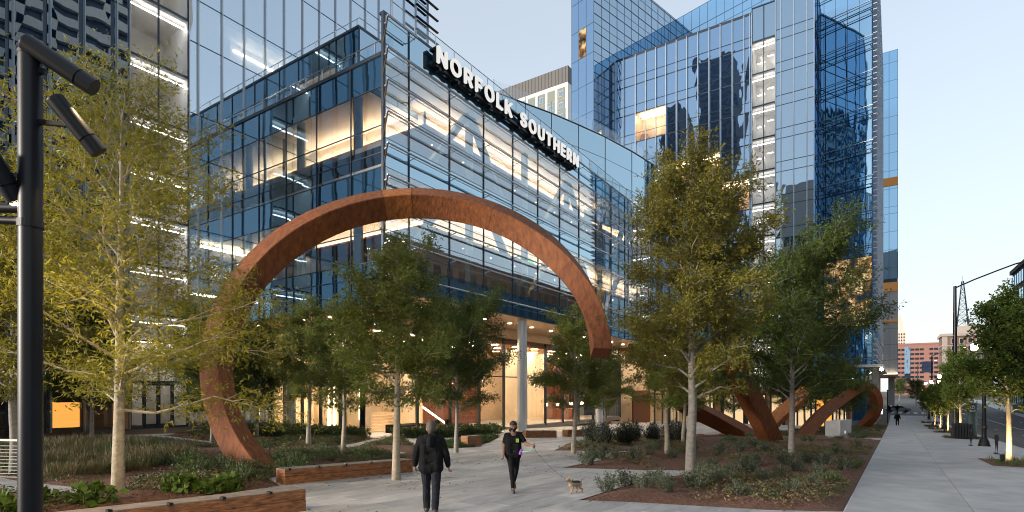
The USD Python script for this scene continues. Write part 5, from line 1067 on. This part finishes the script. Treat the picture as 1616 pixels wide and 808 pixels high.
car('grey blue car crossing the far junction beneath the slim tower', (sx(140)+1.2, 141, gz(141)), .1, 'car_paint'); car('dark car parked across the road', (17.0, 96, gz(96)), 1.59, 'car_dark'); car('dark car farther along the road with red tail lights', (12.0, 150, gz(150)), 1.59, 'car_dark')
for k, (y0, y1, lb) in enumerate(((62, 74, 'low clipped hedge across the road, nearest'), (80, 92, 'low clipped hedge across the road, farther'))):
    scatter('hedge', Polygon([(20.3, y0), (21.6, y0), (21.6, y1), (20.3, y1)]), lambda x, y: gz(y), 320, [tuft_mesh(18, 60, .95, .3, .07, False)], [Mx['shrub_dark']], 60+k, lb, 'hedge')
T = thing('street_wall', 'long low brick wall with dark openings across the road', 'wall', loc=(0, 0, 0))
MB().box(24.2, 24.6, 56, 132, -3, 2.4).build('wall', Mx['brick_brown'], T)
for y in np.arange(58, 130, 4.2): MB().box(24.1, 24.2, y, y+2.4, -2.0, 1.2).build('opening', Mx['window_dark'], T)
for q, lb in (((-.1, 92, -2.5), 'thin dark post beside the pavement under the canopy'), ((1.2, 97, -2.5), 'thin dark post on the pavement edge past the canopy'), ((-2.55, 58.5, -1.6), 'dark post with a small lamp among the oaks near the concrete block')):
    T = thing('post', lb, 'post', loc=q); MB().tube([(0, 0, -.1), (0, 0, 4.6)], .07, 8).build('shaft', Mx['frame'], T); MB().lathe([(0, 4.6), (.1, 4.62), (.1, 4.75), (0, 4.8)], n=8).build('lamp', Mx['lamp_warm'] if 'lamp' in lb else Mx['frame'], T)

# ------------------------------------------------------------------ people and the dog
def hand_parts(w, e, thumb, curl=.5):                    # w wrist, e elbow: palm and five fingers continuing the forearm
    w, e = np.array(w, float), np.array(e, float); d = w - e; d /= np.linalg.norm(d)
    side = np.cross(d, [0, 0, 1.]); side = np.cross(d, np.array(thumb, float)); side /= np.linalg.norm(side); th_ = np.cross(side, d)   # th_: towards the thumb
    P = []; k0 = w + d*.085
    for q in (-.026, -.009, .009, .026): P.append((w + d*.01 + th_*q*.6, .018, k0 + th_*q, .0125))
    for q, L_ in ((.027, .062), (.009, .07), (-.009, .066), (-.026, .052)):
        a = k0 + th_*q; d2_ = d*math.cos(curl) + side*math.sin(curl); b = a + d2_*L_*.5; d3_ = d*math.cos(curl*2) + side*math.sin(curl*2); P += [(a, .0105, b, .0092), (b, .0092, b + d3_*L_*.5, .0078)]
    a = w + d*.025 + th_*.028; b = a + (d*.6 + th_*.8)*.04; P += [(a, .014, b, .011), (b, .011, b + (d*.9 + th_*.3 + side*.3)*.032, .009)]
    return P
def person(label, loc, rz, J, skin, hair, outfit, H=1.0, group=None):
    T = thing('person', label, 'person', group, loc, rz, H)
    hd = np.array(J['head']); nk = np.array(J['neck']); f = np.array([0, 1, 0.])
    body = [(nk + [0, -.01, .0], .058, hd + [0, -.015, -.08], .056), (hd + [0, -.012, .035], .090, hd + [0, .012, -.005], .082), (hd + [0, .015, -.02], .070, hd + [0, .035, -.085], .042),
            (hd + [0, .085, -.01], .013, hd + [0, .100, -.035], .015), (hd + [-.085, -.005, -.01], .016, hd + [-.088, -.01, -.045], .011), (hd + [.085, -.005, -.01], .016, hd + [.088, -.01, -.045], .011),
            (hd + [-.022, .083, -.065], .011, hd + [.022, .083, -.065], .011), (hd + [-.035, .075, .02], .017, hd + [.035, .075, .02], .017),
            (nk + [-.02, 0, -.04], .075, nk + [.02, 0, -.04], .075)]
    sh, hp = J['sh'], J['hip']
    body += [((sh[0][0]*.72, sh[0][1], sh[0][2]-.05), .07, (sh[1][0]*.72, sh[1][1], sh[1][2]-.05), .07), ((0, 0, nk[2]-.15), .085, (0, 0, nk[2]-.32), .08), ((0, 0, nk[2]-.32), .08, (0, 0, hp[0][2]+.06), .085), (hp[0], .075, hp[1], .075)]
    for s in (0, 1):
        body += [(sh[s], .058, J['el'][s], .042), (J['el'][s], .042, J['wr'][s], .030), (hp[s], .075, J['kn'][s], .045), (J['kn'][s], .045, J['an'][s], .034), (J['an'][s], .042, np.array(J['toe'][s])*.4 + np.array(J['an'][s])*.6 - [0, 0, .02], .036)]
        body += hand_parts(J['wr'][s], J['el'][s], J['thumb'][s], J.get('curl', (.5, .5))[s])
    put('body', soft(hull(body), .022, 6), Mx[skin], T, smooth=True)
    for nm, parts, m in outfit(J):
        g_ = soft(hull(parts), .018, 12); q = np.array(g_.vertices)
        amp = (meshkit.fbm(q * np.array([16, 16, 7]), 3, 4) - .5) * (.030 if nm in ('jacket', 'trousers') else .016)   # folds
        put(nm, (q + np.array(g_.vertex_normals) * amp[:, None], np.array(g_.faces)), Mx[m], T, smooth=True)
    for x in (-.033, .033): MB().lathe([(0, .009), (.009, 0), (0, -.009)], hd + [x, .088, .0], 8).build('eye', Mx['hair_black'], T)
    if hair: put('hair', soft(hull(hair(hd)), .03, 6), Mx[hair_m[label]], T, smooth=True)
    return T
hair_m = {}
E3 = lambda p, *d: np.array(p, float) + np.array(d, float)
# the man walking away
LM_ = 'man in a black hooded jacket and dark jeans walking away from the viewer, grey hair'
hair_m[LM_] = 'hair_grey'
JM = dict(head=(0, .06, 1.645), neck=(0, .02, 1.48), sh=((-.185, 0, 1.42), (.185, 0, 1.42)), el=((-.285, -.03, 1.14), (.29, -.02, 1.15)), wr=((-.315, .12, .92), (.325, .06, .91)), hip=((-.09, 0, .93), (.09, 0, .93)),
          kn=((-.10, .17, .52), (.10, -.02, .50)), an=((-.10, .20, .10), (.10, -.30, .17)), toe=((-.11, .42, .05), (.11, -.12, .06)), thumb=((0, 1, .2), (0, 1, .2)), curl=(.6, .6))
def out_man(J):
    sh, el, wr, hp, kn, an = (J[k] for k in ('sh', 'el', 'wr', 'hip', 'kn', 'an'))
    jk = [((-.13, 0, 1.40), .115, (.13, 0, 1.40), .115), ((-.11, .01, 1.28), .145, (.11, .01, 1.28), .145), ((-.10, .01, 1.08), .14, (.10, .01, 1.08), .14), ((-.11, 0, .90), .135, (.11, 0, .90), .135),
          ((-.13, 0, 1.40), .115, (-.10, 0, .90), .13), ((.13, 0, 1.40), .115, (.10, 0, .90), .13), ((-.06, -.05, 1.47), .075, (.06, -.05, 1.47), .075), ((0, -.10, 1.45), .07, (0, -.12, 1.36), .08)]
    for s in (0, 1): jk += [(sh[s], .085, el[s], .068), (el[s], .068, lrp(el[s], wr[s], .92), .05)]
    tr = [(hp[0], .118, hp[1], .118)]
    for s in (0, 1): tr += [(hp[s], .112, kn[s], .078), (kn[s], .078, E3(an[s], 0, 0, .0), .066)]
    shs = []
    for s in (0, 1): shs.append((f'shoe', [(E3(an[s], 0, -.04, -.04), .05, E3(J['toe'][s], 0, -.02, .005), .045)], 'shoe'))
    return [('jacket', jk, 'cloth_black'), ('trousers', tr, 'denim')] + shs
person(LM_, (-7.07, 7.83, gz(7.83)), YAW + .06, JM, 'skin', lambda h: [(h + [0, -.02, .05], .099, h + [0, -.045, -.02], .088), (h + [0, .02, .07], .082, h + [0, -.02, .06], .09), (h + [0, -.06, -.06], .06, h + [0, -.05, -.02], .07)], out_man)
# the woman walking her dog
LW_ = 'woman in black T-shirt and leggings walking towards the viewer, holding a leash'
hair_m[LW_] = 'hair_black'
JW = dict(head=(0, .05, 1.575), neck=(0, .02, 1.42), sh=((-.16, 0, 1.36), (.16, 0, 1.36)), el=((-.30, .10, 1.16), (.225, -.06, 1.10)), wr=((-.43, .30, 1.13), (.245, .08, .90)), hip=((-.08, 0, .90), (.08, 0, .90)),
          kn=((-.07, -.02, .49), (.06, .20, .52)), an=((-.05, -.30, .20), (.03, .22, .10)), toe=((-.05, -.14, .06), (.03, .43, .05)), thumb=((-.2, 0, 1), (0, 1, .2)), curl=(.9, .5))
def out_woman(J):
    sh, el, wr, hp, kn, an = (J[k] for k in ('sh', 'el', 'wr', 'hip', 'kn', 'an'))
    ts = [((-.115, 0, 1.345), .092, (.115, 0, 1.345), .092), ((-.09, .015, 1.24), .115, (.09, .015, 1.24), .115), ((-.075, 0, 1.06), .105, (.075, 0, 1.06), .105), ((-.085, 0, .88), .125, (.085, 0, .88), .125),
          ((-.11, 0, 1.34), .09, (-.09, 0, .88), .12), ((.11, 0, 1.34), .09, (.09, 0, .88), .12)]
    for s in (0, 1): ts.append((sh[s], .072, lrp(sh[s], el[s], .62), .066))
    lg = [(hp[0], .108, hp[1], .108)]
    for s in (0, 1): lg += [(hp[s], .100, kn[s], .062), (kn[s], .062, an[s], .045)]
    shs = [('shoe', [(E3(an[s], 0, -.04, -.045), .045, E3(J['toe'][s], 0, -.03, .0), .04)], 'shoe') for s in (0, 1)]
    return [('t_shirt', ts, 'cloth_black'), ('leggings', lg, 'cloth_black')] + shs
wl = np.array([-7.4, 11.16, gz(11.16)])
W_ = person(LW_, tuple(wl), YAW + math.pi + .1, JW, 'skin_brown', lambda h: [(h + [0, -.025, .045], .096, h + [0, -.05, -.02], .085), (h + [0, .015, .07], .078, h + [0, -.02, .06], .088), (h + [.02, -.10, .03], .05, h + [.06, -.15, -.10], .038)], out_woman)
put('face_mask', soft(hull([((-.04, .105, 1.52), .032, (.04, .105, 1.52), .032), ((0, .125, 1.515), .03, (0, .115, 1.48), .028)]), .02, 4), Mx['cloth_black'], W_, smooth=True)
MB().box(-.125, -.05, .10, .134, 1.20, 1.29).build('shirt_mark', Mx['lime'], W_)
put('hip_pouch', soft(hull([((-.19, .09, 1.00), .035, (-.16, .12, .93), .04)]), .02, 4), Mx['violet'], W_, smooth=True)
MB().tube([(-.43, .32, 1.13), (-.40, .36, 1.04), (-.34, .33, 1.0), (-.26, .2, .98), (-.19, .12, .97)], .012, 6).build('leash_handle', Mx['aqua'], W_)
# dog
dg = thing('dog', 'small tan terrier with a black saddle trotting on a leash', 'dog', loc=(-6.08, 11.86, gz(11.86)), rz=YAW + 2.2, sc=.82)
B_ = [((0, -.15, .26), .075, (0, .08, .27), .085), ((0, .08, .27), .088, (0, .15, .25), .08), ((0, -.15, .26), .078, (0, -.19, .25), .07), ((0, .15, .29), .058, (0, .24, .40), .048), ((0, .25, .42), .056, (0, .28, .42), .05), ((0, .29, .40), .036, (0, .37, .385), .024),
      ((-.035, .25, .46), .02, (-.05, .25, .51), .008), ((.035, .25, .46), .02, (.05, .25, .51), .008), ((0, -.22, .29), .024, (0, -.29, .40), .012)]
for s, (fy, ry) in ((-.05, (.05, -.05)), (.05, (-.05, .07))):
    B_ += [((s, .13, .22), .038, (s, .12 + fy*.5, .12), .023), ((s, .12 + fy*.5, .12), .022, (s, .14 + fy, .025), .019), ((s, .14 + fy, .022), .02, (s, .165 + fy, .02), .017)]
    B_ += [((s, -.16, .22), .05, (s, -.12 + ry*.4, .15), .034), ((s, -.12 + ry*.4, .15), .03, (s, -.21 + ry, .09), .02), ((s, -.21 + ry, .09), .02, (s, -.19 + ry, .025), .018), ((s, -.19 + ry, .022), .02, (s, -.16 + ry, .02), .017)]
put('body', soft(hull(B_), .018, 6), Mx['fur_tan'], dg, smooth=True)
put('saddle', soft(hull([((0, -.14, .292), .066, (0, .08, .30), .074)]), .02, 6), Mx['fur_dark'], dg, smooth=True)
MB().lathe([(0, .012), (.013, 0), (0, -.012)], (0, .396, .39), 8).build('nose', Mx['hair_black'], dg)
for s in (-1, 1): MB().lathe([(0, .008), (.008, 0), (0, -.008)], (s*.032, .315, .435), 6).build('eye', Mx['hair_black'], dg)
MB().tube([(math.cos(a)*.055, .19 + math.sin(a)*.035, .345 + math.sin(a)*.03) for a in np.linspace(0, 6.28, 14)], .009, 5).build('collar', Mx['aqua'], dg)
rzw = YAW + math.pi + .1; hand = wl + np.array([-.43*math.cos(rzw) - .34*math.sin(rzw), -.43*math.sin(rzw) + .34*math.cos(rzw), 1.11])
rzd = YAW + 2.2; col = np.array([-6.08 - .156*math.sin(rzd), 11.86 + .156*math.cos(rzd), gz(11.86) + .30])
s_ = np.linspace(0, 1, 12); lp = hand + np.outer(s_, col - hand); lp[:, 2] -= .10*np.sin(s_*math.pi)
tag(MB().tube(lp, .004, 5).build('leash', Mx['totem_grey']), 'thin grey leash running from the woman down to the dog', 'leash')
# walkers far down the pavement
LF_ = 'person in dark clothes walking away down the middle of the pavement'
hair_m[LF_] = 'hair_black'
person(LF_, (2.17, 89.0, gz(89)), .05, JM, 'skin_brown', lambda h: [(h + [0, -.02, .05], .099, h + [0, -.045, -.02], .088)], out_man)
for (x, y), lb in (((1.9, 136), 'distant person in black at the far crossing, left'), ((3.4, 139), 'distant person in black at the far crossing, right')):
    hair_m[lb] = 'hair_black'; person(lb, (x, y, gz(y)), 3.0 if x > 2 else .2, JM, 'skin', lambda h: [(h + [0, -.02, .05], .099, h + [0, -.045, -.02], .088)], out_man)
